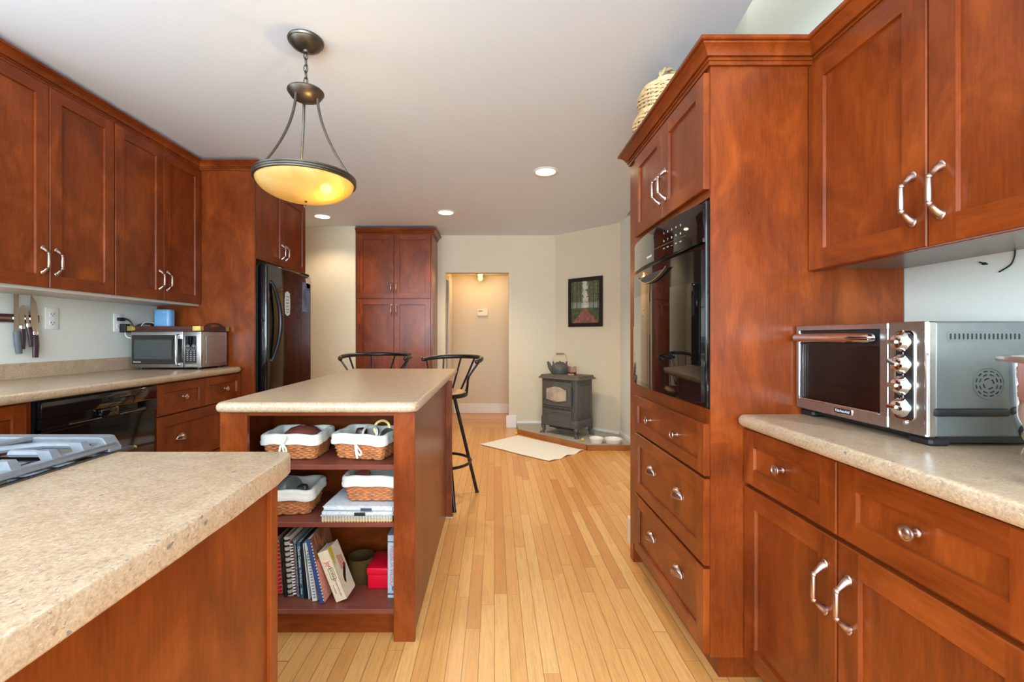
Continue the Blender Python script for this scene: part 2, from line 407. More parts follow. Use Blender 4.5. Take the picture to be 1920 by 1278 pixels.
def rrect(x0, x1, y0, y1, r, n=6):
    out = []
    for cx, cy, a in ((x1 - r, y1 - r, 0), (x0 + r, y1 - r, 90), (x0 + r, y0 + r, 180), (x1 - r, y0 + r, 270)):
        for k in range(n + 1):
            t = R(a + 90 * k / n); out.append((cx + r * math.cos(t), cy + r * math.sin(t)))
    return out
def T(x, y, z): return Matrix.Translation((x, y, z))
def ROT(a, ax): return Matrix.Rotation(R(a), 4, ax)

# ---------------------------------------------------------------- the setting
CZ = 2.46                                  # ceiling height
XL, XR, XF = -2.47, 1.368, 1.43            # left wall, right wall, right wall beyond the oven
struct('floor', MB().box(-2.6, 1.6, -2.7, 5.70, -.1, 0), FLOOR)
hf = MB().box(-5.69, -5.46, -.9, 1.6, -.1, 0).box(-6.9, -5.69, -1.2, 1.6, -.1, 0)
ho = struct('floor_hall', hf, FLOOR); ho.rotation_euler = (0, 0, -PI / 2)     # hall boards run across
ho.location = (0, 0, -.0005)
slant = [(XF, 4.80), (.985, 1.65), (.90, 1.0)]
cm = MB().prism([(-2.6, -2.7), (XF, -2.7), (1.6, -2.7), (1.6, 1.0), slant[2], slant[1], slant[0], (1.6, 4.8), (1.6, 5.75), (-2.6, 5.75)], CZ, CZ + .12)
struct('ceiling', cm, CEIL, 0)
wl = MB().box(1.0, 1.6, 1.0, 4.9, 3.2, 3.3)
struct('ceiling_raised_well', MB().prism([(.88, .9), (1.6, .9), (1.6, 4.9), (XF, 4.9), (.93, 1.65)], 3.2, 3.3), WALLN, 0)  # closed lid over the raised well
for i, (a, b) in enumerate(((slant[0], slant[1]), (slant[1], slant[2]), (slant[2], (1.6, 1.0)))):
    d = (Vector(b) - Vector(a)).normalized(); nn = Vector((d.y, -d.x)) * (.06)
    struct('trim_%d' % (11 + i), MB().prism([a, b, (b[0] + nn.x, b[1] + nn.y), (a[0] + nn.x, a[1] + nn.y)], CZ + .0005, 3.2), WALLN, 0)
# left wall, pierced by the sink window out of frame
wl = MB().box(XL - .12, XL, -2.7, -.35, 0, CZ).box(XL - .12, XL, 1.05, 5.34, 0, CZ).box(XL - .12, XL, -.35, 1.05, 0, 1.15).box(XL - .12, XL, -.35, 1.05, 2.2, CZ)
struct('wall_left', wl, WALLN, 0)
wr = MB().box(XR, XR + .3, -2.7, -2.05, 0, 3.2).box(XR, XR + .3, -.55, 2.40, 0, 3.2).box(XR, XR + .3, -2.05, -.55, 0, .95).box(XR, XR + .3, -2.05, -.55, 2.15, 3.2).box(XF, XF + .24, 2.40, 5.1, 0, 3.2)  # includes the opening for the made-up side window
struct('wall_right', wr, WALLN, 0)
struct('wall_angled', MB().prism([(.78, 5.67), (XF, 5.03), (XF + .2, 5.03), (XF + .2, 5.9), (.78, 5.9)], 0, CZ), WALLP, 0)
wb = MB().box(-1.75, -.628, 5.67, 5.79, 0, CZ).box(.184, .79, 5.67, 5.79, 0, CZ).box(-.628, .184, 5.67, 5.79, 1.983, CZ)
struct('wall_back', wb, WALLP, 0)
struct('wall_back_left', MB().box(-2.6, -1.632, 5.20, 5.80, 0, CZ), WALLP, 0)
# wall behind the camera with a wide window opening
wr = MB().box(-2.6, -2.25, -2.72, -2.6, 0, CZ).box(1.05, 1.6, -2.72, -2.6, 0, CZ).box(-2.25, 1.05, -2.72, -2.6, 0, .6).box(-2.25, 1.05, -2.72, -2.6, 2.35, CZ)
struct('wall_rear', wr, WALLN, 0)
def window(nm, x0, x1, z0, z1, loc, rot):
    o = MB(); 
    o.box(x0, x1, -.04, .04, z0, z0 + .05).box(x0, x1, -.04, .04, z1 - .05, z1)
    for x in (x0, (x0 + x1) / 2 - .025, x1 - .05): o.box(x, x + .05, -.04, .04, z0 + .05, z1 - .05)
    f = struct(nm, o, TRIMW, 0); f.location = loc; f.rotation_euler = rot
    g = MB().box(x0 + .05, x1 - .05, -.004, .004, z0 + .05, z1 - .05).build('window_pane', GLASS, f, 0)
window('window_1', -2.25, 1.05, .6, 2.35, (0, -2.66, 0), (0, 0, 0))
window('window_2', -.35, 1.05, 1.15, 2.2, (XL - .06, 0, 0), (0, 0, PI / 2))
window('added_window_3', -2.05, -.55, .95, 2.15, (XR + .06, 0, 0), (0, 0, PI / 2))  # made-up window, added to go with the side fill lamp
# hall beyond the opening
HZ = 2.085
struct('wall_hall', MB().box(-.70, 1.0, 6.74, 6.86, 0, 2.3), WALLP, 0)
struct('wall_hall_right', MB().box(.95, 1.05, 5.79, 6.74, 0, 2.3), WALLP, 0)
hl = MB().box(-.74, -.64, 6.14, 6.74, 0, 2.3).box(-.74, -.64, 5.79, 6.14, 1.93, 2.3)
struct('wall_hall_left', hl, WALLP, 0)
struct('ceiling_hall', MB().box(-.74, 1.05, 5.79, 6.86, HZ, HZ + .1), WALLP, 0)
struct('baseboard_hall', MB().box(-.62, .95, 6.722, 6.74, 0, .145, .004), TRIMW, 0)
struct('trim_1', MB().box(-.64, -.622, 6.12, 6.52, 0, 2.0, .004), TRIMW, 0)
dr = MB().box(-.70, -.662, 5.80, 6.13, .01, 1.925)
dd = struct('door_1', dr, colmat('dark_door', 42, 24, 16, .3), 0)
MB().box(-.663, -.655, 5.81, 6.12, 1.19, 1.63).build('frosted_pane', plain('mottled_pane', srgb(206, 206, 204), .3, 0, .35, 60), dd, 0)
struct('baseboard_back', MB().box(.15, .28, 5.650, 5.67, 0, .16, .004).box(.184, .204, 5.67, 5.79, 0, .16, .004), TRIMW, 0)
struct('baseboard_back_left', MB().box(-2.47, -1.64, 5.186, 5.20, 0, .14, .004), TRIMW, 0)
bb = MB()
dv = Vector((XF - .78, 5.03 - 5.67)).normalized(); nv = Vector((dv.y, -dv.x))
p0 = Vector((.78, 5.67)); p1 = Vector((XF, 5.03))
bb.prism([tuple(p0), tuple(p1), tuple(p1 + nv * .014), tuple(p0 + nv * .014)], .055, .085, .003, 1)
bb.box(.285, .775, 5.656, 5.67, .055, .085, .003)
bb.box(XF - .014, XF, 2.45, 5.03, .055, .10, .003)
struct('baseboard_hearth', bb, TRIMW, 0)
struct('baseboard_right', MB().box(.757, .772, 2.42, 2.52, 0, .15, .003).box(.772, XF, 2.42, 2.434, 0, .15, .003), TRIMW, 0)
# raised hearth in the corner
hp = [(.285, 5.668), (.29, 5.31), (.95, 4.54), (XF - .002, 4.54), (XF - .002, 5.026), (.777, 5.668)]
hearth = thing('hearth_platform', 'low grey slab hearth with a wooden edge in the corner under the iron stove', 'hearth', (.85, 5.0, 0))
def loc2(poly, o): return [(x - o[0], y - o[1]) for x, y in poly]
MB().prism(loc2(hp, (.85, 5.0)), .0, .055).build('slab', SLATE, hearth, 0)
tr = MB()
for a, b in ((hp[1], hp[2]), (hp[2], hp[3])):
    d = (Vector(b) - Vector(a)).normalized(); nn = Vector((d.y, -d.x)) * .018
    tr.prism(loc2([a, b, (b[0] + nn.x, b[1] + nn.y), (a[0] + nn.x, a[1] + nn.y)], (.85, 5.0)), 0, .058, .002, 1)
tr.build('edge_trim', OAKTRIM, hearth, 0)

# ---------------------------------------------------------------- cabinet kit (local frame: x along the face, -y out of the face, z up)
def slab_door(x0, x1, z0, z1, y, st=.06, th=.02, rec=.009):
    """framed door/drawer front with a recessed flat panel: mat 0 upright grain, mat 1 rail grain"""
    o = MB(); b = .0025; w = x1 - x0; h = z1 - z0; st = min(st, w * .3, h * .3); yf = y - th
    X = [x0 + b, x0 + st, x1 - st, x1 - b]; Z = [z0 + b, z0 + st, z1 - st, z1 - b]
    q = lambda p: o.add(p, [(0, 1, 2, 3)], 0)
    def qq(p, m): o.add(p, [(0, 1, 2, 3)], m)
    qq([(X[0], yf, Z[0]), (X[1], yf, Z[0]), (X[1], yf, Z[3]), (X[0], yf, Z[3])], 0)
    qq([(X[2], yf, Z[0]), (X[3], yf, Z[0]), (X[3], yf, Z[3]), (X[2], yf, Z[3])], 0)
    qq([(X[1], yf, Z[0]), (X[2], yf, Z[0]), (X[2], yf, Z[1]), (X[1], yf, Z[1])], 1)
    qq([(X[1], yf, Z[2]), (X[2], yf, Z[2]), (X[2], yf, Z[3]), (X[1], yf, Z[3])], 1)
    c = .0026; xi0, xi1, zi0, zi1 = X[1] + c, X[2] - c, Z[1] + c, Z[2] - c; yr = yf + rec
    O = [(X[1], yf, Z[1]), (X[2], yf, Z[1]), (X[2], yf, Z[2]), (X[1], yf, Z[2])]
    I = [(xi0, yr, zi0), (xi1, yr, zi0), (xi1, yr, zi1), (xi0, yr, zi1)]
    for k in range(4): k2 = (k + 1) % 4; qq([O[k], O[k2], I[k2], I[k]], k % 2 == 0)
    qq(I, 0)
    A = [(x0 + b, yf, z0 + b), (x1 - b, yf, z0 + b), (x1 - b, yf, z1 - b), (x0 + b, yf, z1 - b)]
    B = [(x0, yf + b, z0), (x1, yf + b, z0), (x1, yf + b, z1), (x0, yf + b, z1)]
    C = [(x0, y, z0), (x1, y, z0), (x1, y, z1), (x0, y, z1)]
    for k in range(4):
        k2 = (k + 1) % 4; qq([A[k], A[k2], B[k2], B[k]], k % 2 == 0); qq([B[k], B[k2], C[k2], C[k]], k % 2 == 0)
    qq(C[::-1], 0)
    return o
def handle_mesh():
    o = MB(); h = .052
    P = [(0, -.001, h + .003), (0, -.006, h + .002), (0, -.012, h - .003), (0, -.020, h - .011), (0, -.026, h - .0175), (0, -.0285, h - .019), (0, -.0292, h - .0205), (0, -.0295, h - .0235), (0, -.03, h - .025), (0, -.0305, h - .027), (0, -.0305, 0)]
    r = [.0105, .0098, .0078, .0062, .0058, .0072, .0075, .0072, .0058, .0064, .0066]
    P2 = P + [(x, y, -z) for x, y, z in P[-2::-1]]; r2 = r + r[-2::-1]
    o.tube(P2, r2, 12, up=(1, 0, 0))
    for s in (1, -1): o.ball((0, -.002, s * (h + .006)), (.0105, .005, .013), 12)
    return o.mesh('handle', NICKEL, 50)
HANDLE = handle_mesh()
KNOB = MB().lathe([(0, 0), (.0085, 0), (.0085, .003), (.0055, .006), (.005, .014), (.011, .017), (.0155, .021), (.0165, .024), (.0155, .027), (.012, .028), (.0115, .0268), (.0085, .0285), (.008, .0275), (.0045, .029), (0, .0292)], 24, 0, ROT(90, 'X')).mesh('knob', NICKEL, 40)
def cup_mesh():
    o = MB(); n, m = 18, 7; w, hh, d = .040, .030, .024; vs = []; fs = []
    for i in range(n + 1):
        a = PI * i / n
        for j in range(m + 1):
            b = (PI / 2) * j / m
            # quarter ellipsoid shell: flat open bottom, bulging forward
            vs.append((w * math.cos(a) * math.cos(b * .999), -d * math.sin(b) * (.35 + .65 * math.sin(a)), hh * math.sin(a) * math.cos(b) - .004))
    for i in range(n):
        for j in range(m): k = i * (m + 1) + j; fs.append((k, k + m + 1, k + m + 2, k + 1))
    o.add(vs, fs)
    # front lip curling down to a level edge
    lip = [(w * math.cos(PI * i / n) * 1.03, -.002, hh * math.sin(PI * i / n) * 1.03 - .004) for i in range(n + 1)]
    o.tube(lip, .0022, 6); o.tube([(-w, -.003, -.004), (-w * .5, -d * .72, -.005), (0, -d, -.006), (w * .5, -d * .72, -.005), (w, -.003, -.004)], .0024, 6)
    o.add([(-w, -.001, -.004), (-w * .5, -d * .72, -.005), (0, -d, -.006), (w * .5, -d * .72, -.005), (w, -.001, -.004), (w * .6, -d * .6, .012), (0, -d * .93, .014), (-w * .6, -d * .6, .012)], [(0, 1, 7), (1, 2, 6, 7), (2, 3, 5, 6), (3, 4, 5)])
    return o.mesh('cup_pull', NICKEL, 60)
CUP = cup_mesh()
def pull(me, par, x, y, z): return link(me.name, me, par, (x, y, z))
def crown_prof(z0, z1, out):
    h = z1 - z0; P = [(.0, 0), (.14, 0), (.14, .17), (.24, .19), (.27, .235), (.24, .28), (.17, .30), (.17, .345), (.34, .36), (.40, .46), (.50, .58), (.63, .68), (.78, .755), (.80, .80), (.95, .82), (1, .85), (1, 1), (0, 1)]
    return [(o * out, z0 + q * h) for o, q in P]

# ---- left wall cabinets (front toward +X)
LZ0, LZ1 = 1.405, 2.372
def left_upper(y0, y1, label):
    t = thing('wall_cabinet', label, 'kitchen cabinet', (-2.16, y0, 0), PI / 2, 'wall cabinets on the left')
    w = y1 - y0
    MB().box(0, w, 0, .307, LZ0 + .0, 2.40).build('body', WV, t, 0)
    MB().box(.0, w, -.001, .307, LZ0 - .018, LZ0).build('underside', MELA, t, 0)
    m = w / 2
    for i, (a, b) in enumerate(((.002, m - .0015), (m + .0015, w - .002))):
        d = slab_door(a, b, LZ0 - .002, LZ1, 0).build('door', [WV, WH], t, 25)
        pull(HANDLE, d, (m - .033) if i == 0 else (m + .033), -.02, LZ0 + .125)
    return t
left_upper(1.763, 2.496, 'tall two-door cherry wall cabinet above the magnetic knife strip')
left_upper(2.499, 3.232, 'two-door cherry wall cabinet above the microwave, against the tall end panel')
cr = MB().sweep(crown_prof(2.378, 2.442, .05), [(-2.158, 1.70), (-2.158, 3.232), (-1.752, 3.232), (-1.752, 4.112)], 0, 1).build('crown_moulding', [WY], None, 25)
tag(cr, 'cherry crown moulding along the left wall cabinets and over the refrigerator', 'crown moulding')
pn = MB().box(XL + .002, -1.754, 3.236, 3.258, 0, 2.40, .0015)
tag(pn.build('refrigerator_end_panel', WV, None, 0), 'tall cherry side panel between microwave counter and refrigerator', 'cabinet panel')
fc = thing('refrigerator_cabinet', 'two-door cherry cabinet above the black refrigerator', 'kitchen cabinet', (-1.774, 3.262, 0), PI / 2)
MB().box(0, .85, 0, .69, 1.745, 2.40).build('body', WV, fc, 0)
for i, (a, b) in enumerate(((.002, .4235), (.4265, .848))):
    d = slab_door(a, b, 1.742, 2.30 + .06, 0).build('door', [WV, WH], fc, 25)
    pull(HANDLE, d, .392 if i == 0 else .458, -.02, 1.742 + .12)
# ---- left base run (front toward +X)
def base_body(t, w, d, ztop, name='body', kick=.06):
    MB().box(0, w, 0, d, .1, ztop).box(.0, w, kick, d, 0, .1).build(name, WV, t, 0)
t = thing('sink_cabinet', 'cherry base cabinet at the left edge, left of the dishwasher', 'kitchen cabinet', (-1.87, 1.05, 0), PI / 2)
base_body(t, .735, .595, .908)
MB().box(.7, .735, -.001, .02, .1, .905).build('filler', WV, t, 0)
for a, b in ((.005, .348), (.352, .702)):
    slab_door(a, b, .72, .902, 0, .05).build('drawer', [WV, WH], t, 25)
    pull(KNOB, slab_door(a, b, .11, .712, 0).build('door', [WV, WH], t, 25), (a + b) / 2, -.02, .66)
t = thing('drawer_cabinet', 'cherry base cabinet with drawers under the microwave counter', 'kitchen cabinet', (-1.87, 2.424, 0), PI / 2)
base_body(t, .81, .595, .908)
for a, b in ((.005, .405), (.409, .806)):
    d = slab_door(a, b, .725, .902, 0, .05).build('drawer', [WV, WH], t, 25); pull(KNOB, d, (a + b) / 2, -.02, .812)
for z0, z1 in ((.42, .718), (.11, .413)):
    d = slab_door(.005, .806, z0, z1, 0, .06).build('drawer', [WV, WH], t, 25)
    for x in (.2, .61): pull(CUP, d, x, -.013, (z0 + z1) / 2)
# dishwasher
t = thing('dishwasher', 'black dishwasher built in under the left counter', 'dishwasher', (-1.87, 1.792, 0), PI / 2)
MB().box(.005, .622, .0, .57, .1, .905).box(.01, .617, .05, .57, .01, .1).build('body', BLKM, t, 0)
MB().box(.006, .621, -.022, -.0005, .11, .775, .003).build('door', BLKG, t, 25)
d = MB().box(.006, .621, -.03, -.0005, .83, .9, .004, 0, 2).box(.006, .12, -.03, -.0005, .775, .83).box(.545, .621, -.03, -.0005, .775, .83)
d.box(.12, .545, -.008, -.0005, .775, .83).box(.006, .621, -.0305, -.001, .772, .79, .002)
cpn = d.build('control_panel', BLKG, t, 25)
MB().box(.28, .38, -.033, -.008, .788, .83, .008, 0, 2).build('latch_grip', BLKG, cpn, 40)
for xa, xb in ((.125, .28), (.385, .54)): MB().tube([(xa, -.031, .789), (xb, -.031, .789)], .002, 6).build('grip_edge', STEEL, cpn)
# countertop + upstand
CT0 = .91; CTZ = .95
ctl = thing('countertop', 'speckled beige countertop along the left wall with low upstand', 'countertop', (-2.1, 2.1, CT0))
def slabtop(poly, z0, z1, o, bev=.0175): return MB().prism([(x - o[0], y - o[1]) for x, y in poly], z0 - o[2], z1 - o[2], bev, 5)
slabtop([(XL + .003, .95), (-1.824, .95), (-1.824, 3.16), (-1.829, 3.19), (-1.84, 3.214), (-1.862, 3.232), (XL + .003, 3.232)], CT0, CTZ, (-2.1, 2.1, CT0)).build('slab', STONE, ctl, 40)
MB().box(XL + .003 + 2.1, XL + .023 + 2.1, .95 - 2.1, 3.232 - 2.1, CTZ - CT0 - .002, 1.03 - CT0, .003).build('upstand', STONE, ctl, 25)

# ---- refrigerator
t = thing('refrigerator', 'black refrigerator with curved handle standing beside the tall cherry panel', 'refrigerator', (-1.76, 3.285, 0), PI / 2)
MB().box(0, .79, .0, .68, .02, 1.70, .006).build('body', BLKM, t, 25)
dr = MB().box(0, .79, -.074, -.012, .62, 1.712, .014, 0, 4).build('door', BLKG, t, 40)
MB().box(0, .79, -.074, -.012, .06, .612, .014, 0, 4).build('freezer_drawer', BLKG, t, 40)
hpts = []
for k in range(17):
    q = k / 16; z = .98 + .60 * q; hpts.append((.055 + .075 * math.sin(PI * q), -.078 - .035 * math.sin(PI * q) ** .6, z))
MB().tube(hpts, [.012 + .005 * math.sin(PI * k / 16) for k in range(17)], 12).ball((.055, -.074, .985), (.016, .012, .02), 12).ball((.055, -.074, 1.575), (.016, .012, .02), 12).build('handle', BLKSTEEL, dr, 60)
MB().box(.70, .785, -.06, .0, 1.712, 1.735, .006).build('hinge_cover', BLKM, t, 25)
# papers on the refrigerator door (world frame: door skin at X = -1.686)
def scallop(w, h):
    pts = []
    for k in range(48):
        a = 2 * PI * k / 48; c, s_ = math.cos(a), math.sin(a); e = .45
        x = w / 2 * math.copysign(abs(c) ** e, c); y = h / 2 * math.copysign(abs(s_) ** e, s_)
        m = 1 + .05 * math.cos(8 * a); pts.append((x * m, y * m))
    return pts
FX = -1.6855
def magnet(name, label, cat, Y, z, poly, m, tilt=0):
    t = thing(name, label, cat, (FX, Y, z)); t.rotation_euler = (0, 0, 0)
    MB().prism(poly, 0, .0015, xf=ROT(90, 'Z') @ ROT(90, 'X') @ ROT(tilt, 'Z')).build('sheet', m, t, 25); return t
mt = magnet('magnet', 'pale scalloped magnet in the middle of the refrigerator door', 'magnet', 3.605, 1.435, scallop(.09, .19), colmat('pale_mint_card', 206, 220, 218))
for i, (w, z) in enumerate(((.05, .055), (.04, .028), (.055, .004), (.045, -.022), (.05, -.048), (.03, -.068))):
    MB().box(.0016, .002, -w / 2, w / 2, z - .004, z + .004).build('printed_line', colmat('grey_print', 120, 128, 132), mt, 0)
mp = magnet('photograph', 'bluish photo sheet held on the upper far corner of the refrigerator door', 'photograph', 3.965, 1.515, [(-.08, -.13), (.08, -.13), (.08, .13), (-.08, .13)], plain('blue_photo', srgb(96, 118, 150), .3, 0, .6, 9), -2)
magnet('note', 'cream paper note overlapping the top of the blue photo on the refrigerator', 'note', 4.02, 1.645, [(-.055, -.03), (.05, -.05), (.05, .05), (-.055, .06)], colmat('cream_card', 222, 208, 184), 18)

# ---- pantry
PY = 5.22
t = thing('pantry_cabinet', 'tall four-door cherry pantry cabinet built into the back wall', 'pantry cabinet', (-1.63, PY, 0))
MB().box(0, .90, 0, .448, .0, 2.385).build('body', WV, t, 0)
for z0, z1, hz in ((1.615, 2.368, 1.615 + .13), (.11, 1.608, 1.608 - .13)):
    for i, (a, b) in enumerate(((.02, .4485), (.4515, .88))):
        d = slab_door(a, b, z0, z1, 0, .065).build('door', [WV, WH], t, 25); pull(HANDLE, d, .42 if i == 0 else .48, -.02, hz)
MB().sweep(crown_prof(2.37, 2.436, .05), [(-.0, -.002), (.902, -.002), (.902, .448)], 0, 1).build('crown_moulding', WH, t, 25)

# ---- island
IX0, IX1, IY0, IY1 = -1.051, -.304, 1.694, 2.90
t = thing('island_cabinet', 'cherry kitchen island with open shelves of baskets and books in its end', 'kitchen island', ((IX0 + IX1) / 2, 2.3, 0))
def I(x0, x1, y0, y1, z0, z1, b=0): return MB().box(x0 - (IX0 + IX1) / 2, x1 - (IX0 + IX1) / 2, y0 - 2.3, y1 - 2.3, z0, z1, b)
I(-.386, IX1, IY0, IY0 + .02, 0, .879, .0015).build('face_post', WV, t, 0)
I(IX0, -.947, IY0, IY0 + .02, 0, .879, .0015).build('face_post', WV, t, 0)
I(-.947, -.386, IY0 + .002, IY0 + .02, .866, .879).build('top_rail', WH, t, 0)
I(-.332, -.314, IY0 + .02, IY1 - .035, 0, .879).build('side_panel', WV, t, 0)
I(IX0 + .004, IX0 + .022, IY0 + .02, IY1, 0, .879).build('side_panel', WV, t, 0)
I(-.345, -.276, IY1 - .035, IY1, 0, .879, .0015).build('end_post', WV, t, 0)
I(IX0 + .022, -.345, IY1 - .02, IY1, 0, .879).build('end_panel', WV, t, 0)
I(IX0 + .022, -.332, 2.06, 2.075, 0, .879).build('back_panel', WH, t, 0)
I(IX0 + .022, -.332, IY0 + .02, 2.06, .862, .879).build('top_board', WSHELF, t, 0)
for z in (.123, .449, .672): I(IX0 + .0225, -.3325, IY0 + .004 if z == .123 else IY0 + .02, 2.0595, z - .019, z, .0015).build('shelf', WSHELF, t, 0)
I(IX0 + .022, -.332, IY0 + .055, IY0 + .072, 0, .104).build('kick_board', WH, t, 0)
for (x, y) in ((-.3, 2.885), (-.32, 2.87)): pass
MB().box(-.36 - (IX0 + IX1) / 2, -.27 - (IX0 + IX1) / 2, IY1 - .042 - 2.3, IY1 + .006 - 2.3, 0, .004).build('floor_glide', STEEL, t, 0)
r = .03
ic = slabtop([(-1.06, 1.69), (-1.052, 1.672), (-1.035, 1.665), (-.33, 1.665), (-.30, 1.676), (-.288, 1.70), (-.288, 3.42), (-.296, 3.43), (-1.092, 3.43), (-1.10, 3.42)], .88, .92, (-.69, 2.5, .88))
o = ic.build('island_countertop', STONE, None, 40); o.location = (-.69, 2.5, .88)
tag(o, 'speckled beige countertop on the middle island', 'countertop')

# ---- near peninsula with the range
o = slabtop([(-.838, .16), (-.419, .16), (-.420, .6), (-.426, .72), (-.431, .80), (-.434, .886), (-.437, .93), (-.443, .962), (-.452, .979), (-.468, .985), (-.838, .985)], .872, .914, (-.6, .6, .872), .005).build('peninsula_countertop', STONE, None, 40)
o.location = (-.6, .6, .872); tag(o, 'speckled beige countertop in the near left corner beside the gas range', 'countertop')
t = thing('peninsula_cabinet', 'cherry end cabinet under the near left countertop', 'kitchen cabinet', (-.65, .5, 0))
MB().box(-.19, .188, -.32, .415, 0, .871).build('body', WY and WV, t, 0)
MB().box(.15, .196, .40, .428, 0, .871, .001).build('corner_post', WV, t, 0)
# gas range
t = thing('gas_range', 'black gas range with grey iron grates at the lower left edge', 'gas range', (-1.22, .66, 0))
MB().box(-.378, .378, -.35, .32, 0, .905).build('body', BLKM, t, 0)
MB().box(-.382, .381, -.36, .375, .905, .9155, .003).build('cooktop', BLKGLASS, t, 25)
MB().tube([(-.38, .377, .911), (.381, .377, .911)], .0028, 6).build('front_trim', BRASS, t)
MB().box(-.37, .37, .32, .36, .13, .88, .004).build('oven_door', BLKG, t, 25)
def grate(x0, x1):
    o = MB(); y0, y1 = -.33, .34; zt = .949; zl = .928
    bw = .013
    # low outer bars on the sides, high bars across the ends that slope down to the feet
    for x in (x0, x1): o.box(x - bw, x + bw, y0 + .01, y1 - .01, zl - .008, zl + .006, .004)
    for ya, yb in ((y0, y0 + .034), (y1 - .034, y1)):
        e = [(x0 - bw, .9162), (x0 + bw * 1.6, .9162), (x0 + bw * 2.2, zt - .016), (x1 - bw * 2.2, zt - .016), (x1 - bw * 1.6, .9162), (x1 + bw, .9162), (x1 + bw, zl - .004), (x1 - bw * .2, zt - .002), (x1 - bw * .9, zt), (x0 + bw * .9, zt), (x0 + bw * .2, zt - .002), (x0 - bw, zl - .004)]
        o.prism(e, 0, yb - ya, .002, 1, xf=T(0, yb, 0) @ ROT(90, 'X'))
    xm = (x0 + x1) / 2
    for sx, xx in ((1, x0), (-1, x1)):
        for y in (-.265, -.2, -.127, .127, .2, .265):
            o.add([(xx - .012 * sx, y - .010, zl - .006), (xx + .012 * sx, y - .010, zl - .006), (xx + .012 * sx, y + .010, zl - .006), (xx - .012 * sx, y + .010, zl - .006),
                   (xx + .004 * sx, y - .0075, zt), (xx + .03 * sx, y - .0075, zt), (xx + .03 * sx, y + .0075, zt), (xx + .004 * sx, y + .0075, zt)],
                  [(0, 1, 5, 4), (1, 2, 6, 5), (2, 3, 7, 6), (3, 0, 4, 7), (4, 5, 6, 7), (0, 3, 2, 1)])
            fg = [(xx + .012 * sx, y, zt - .007), (xx + .085 * sx, y, zt - .007)]
            if abs(y) > .25: fg += [(xx + .115 * sx, y - math.copysign(.02, y), zt - .007), (xm - .012 * sx, y - math.copysign(.06, y), zt - .006)]
            o.tube(fg, .0075, 8)
    xm = (x0 + x1) / 2
    o.tube([(xm, y0 + .012, zt - .005), (xm, -.09, zt - .002)], .008, 8).tube([(xm, y1 - .012, zt - .005), (xm, .09, zt - .002)], .008, 8)
    return o
grate(.045, .366).build('grate', GRATE, t, 40); grate(-.366, -.045).build('grate', GRATE, t, 40)
for x in (-.2, .2):
    for y in (-.16, .16):
        MB().lathe([(0, 0), (.05, 0), (.05, .006), (.036, .008), (.036, .016), (.03, .02), (0, .02)], 24, 0, T(x, y, .9157)).build('burner', BLKM, t)

# ---- right side: oven cabinet (front toward -X)
OX, OY = .72, 2.345
t = thing('oven_cabinet', 'tall cherry cabinet holding the black wall oven, with three drawers below', 'kitchen cabinet', (OX, OY, 0), -PI / 2)
Wd = .87
b = MB()
b.box(0, Wd, .0, .644, .1, .925).box(0, Wd, .0, .644, 1.635, 2.12)
b.box(0, .125, 0, .6, .925, 1.635).box(.865, Wd, 0, .6, .925, 1.635).box(.125, .865, .6, .644, .925, 1.635).box(0, .125, .6, .644, .925, 1.635).box(.865, Wd, .6, .644, .925, 1.635)
b.build('body', WV, t, 0)
MB().box(0, .05, .0, .05, 0, .1).box(.05, Wd - .045, .05, .64, 0, .1).build('kick_board', WV, t, 0)
for i, (a, c) in enumerate(((.133, .4965), (.4995, .864))):
    d = slab_door(a, c, 1.662, 2.05, 0).build('door', [WV, WH], t, 25); pull(HANDLE, d, .465 if i == 0 else .531, -.02, 1.79)
d = slab_door(.133, .864, .702, .876, 0, .045).build('drawer', [WV, WH], t, 25)
for x in (.345, .635): pull(KNOB, d, x, -.012, .79)
for z0, z1 in ((.402, .692), (.108, .391)):
    d = slab_door(.133, .864, z0, z1, 0, .055).build('drawer', [WV, WH], t, 25)
    for x in (.345, .635): pull(CUP, d, x, -.012, (z0 + z1) / 2 + .01)
cr = MB().sweep(crown_prof(2.068, 2.139, .052), [(1.2, 2.343), (OX - .002, 2.343), (OX - .002, OY - Wd - .002), (1.061, OY - Wd - .002), (1.061, .63)], 0, 1)
tag(cr.build('crown_moulding', [WY], None, 25), 'cherry crown moulding around the oven cabinet and along the right wall cabinet', 'crown moulding')
# wall oven
t = thing('wall_oven', 'black glass wall oven built into the tall cherry cabinet', 'oven', (OX, OY, .925), -PI / 2)
Z = .925
MB().box(.13, .86, .0, .55, .005, .70).build('body', BLKM, t, 0)
MB().box(.126, .864, -.012, -.0008, .005, .70, .003).build('flange', BLKG, t, 25)
def bow(x0, x1, z0, z1, y, sag, th, n=28, zb=None, mat=0, o=None):
    o = o or MB(); f = [(x0 + (x1 - x0) * k / n, y - sag * math.sin(PI * k / n) ** .9) for k in range(n + 1)]
    poly = f + [(x1, y + th), (x0, y + th)]
    return o.prism(poly, z0, z1, .003, 2)
bow(.135, .858, 1.485 - Z, 1.618 - Z, -.02, .034, .007).build('control_panel', BLKGLASS, t, 30)
do = bow(.135, .858, .945 - Z, 1.463 - Z, -.026, .036, .013).build('door', BLKG, t, 30)
bow(.142, .851, .965 - Z, 1.355 - Z, -.0275, .0362, .004).build('door_glass', BLKGLASS, do, 30)
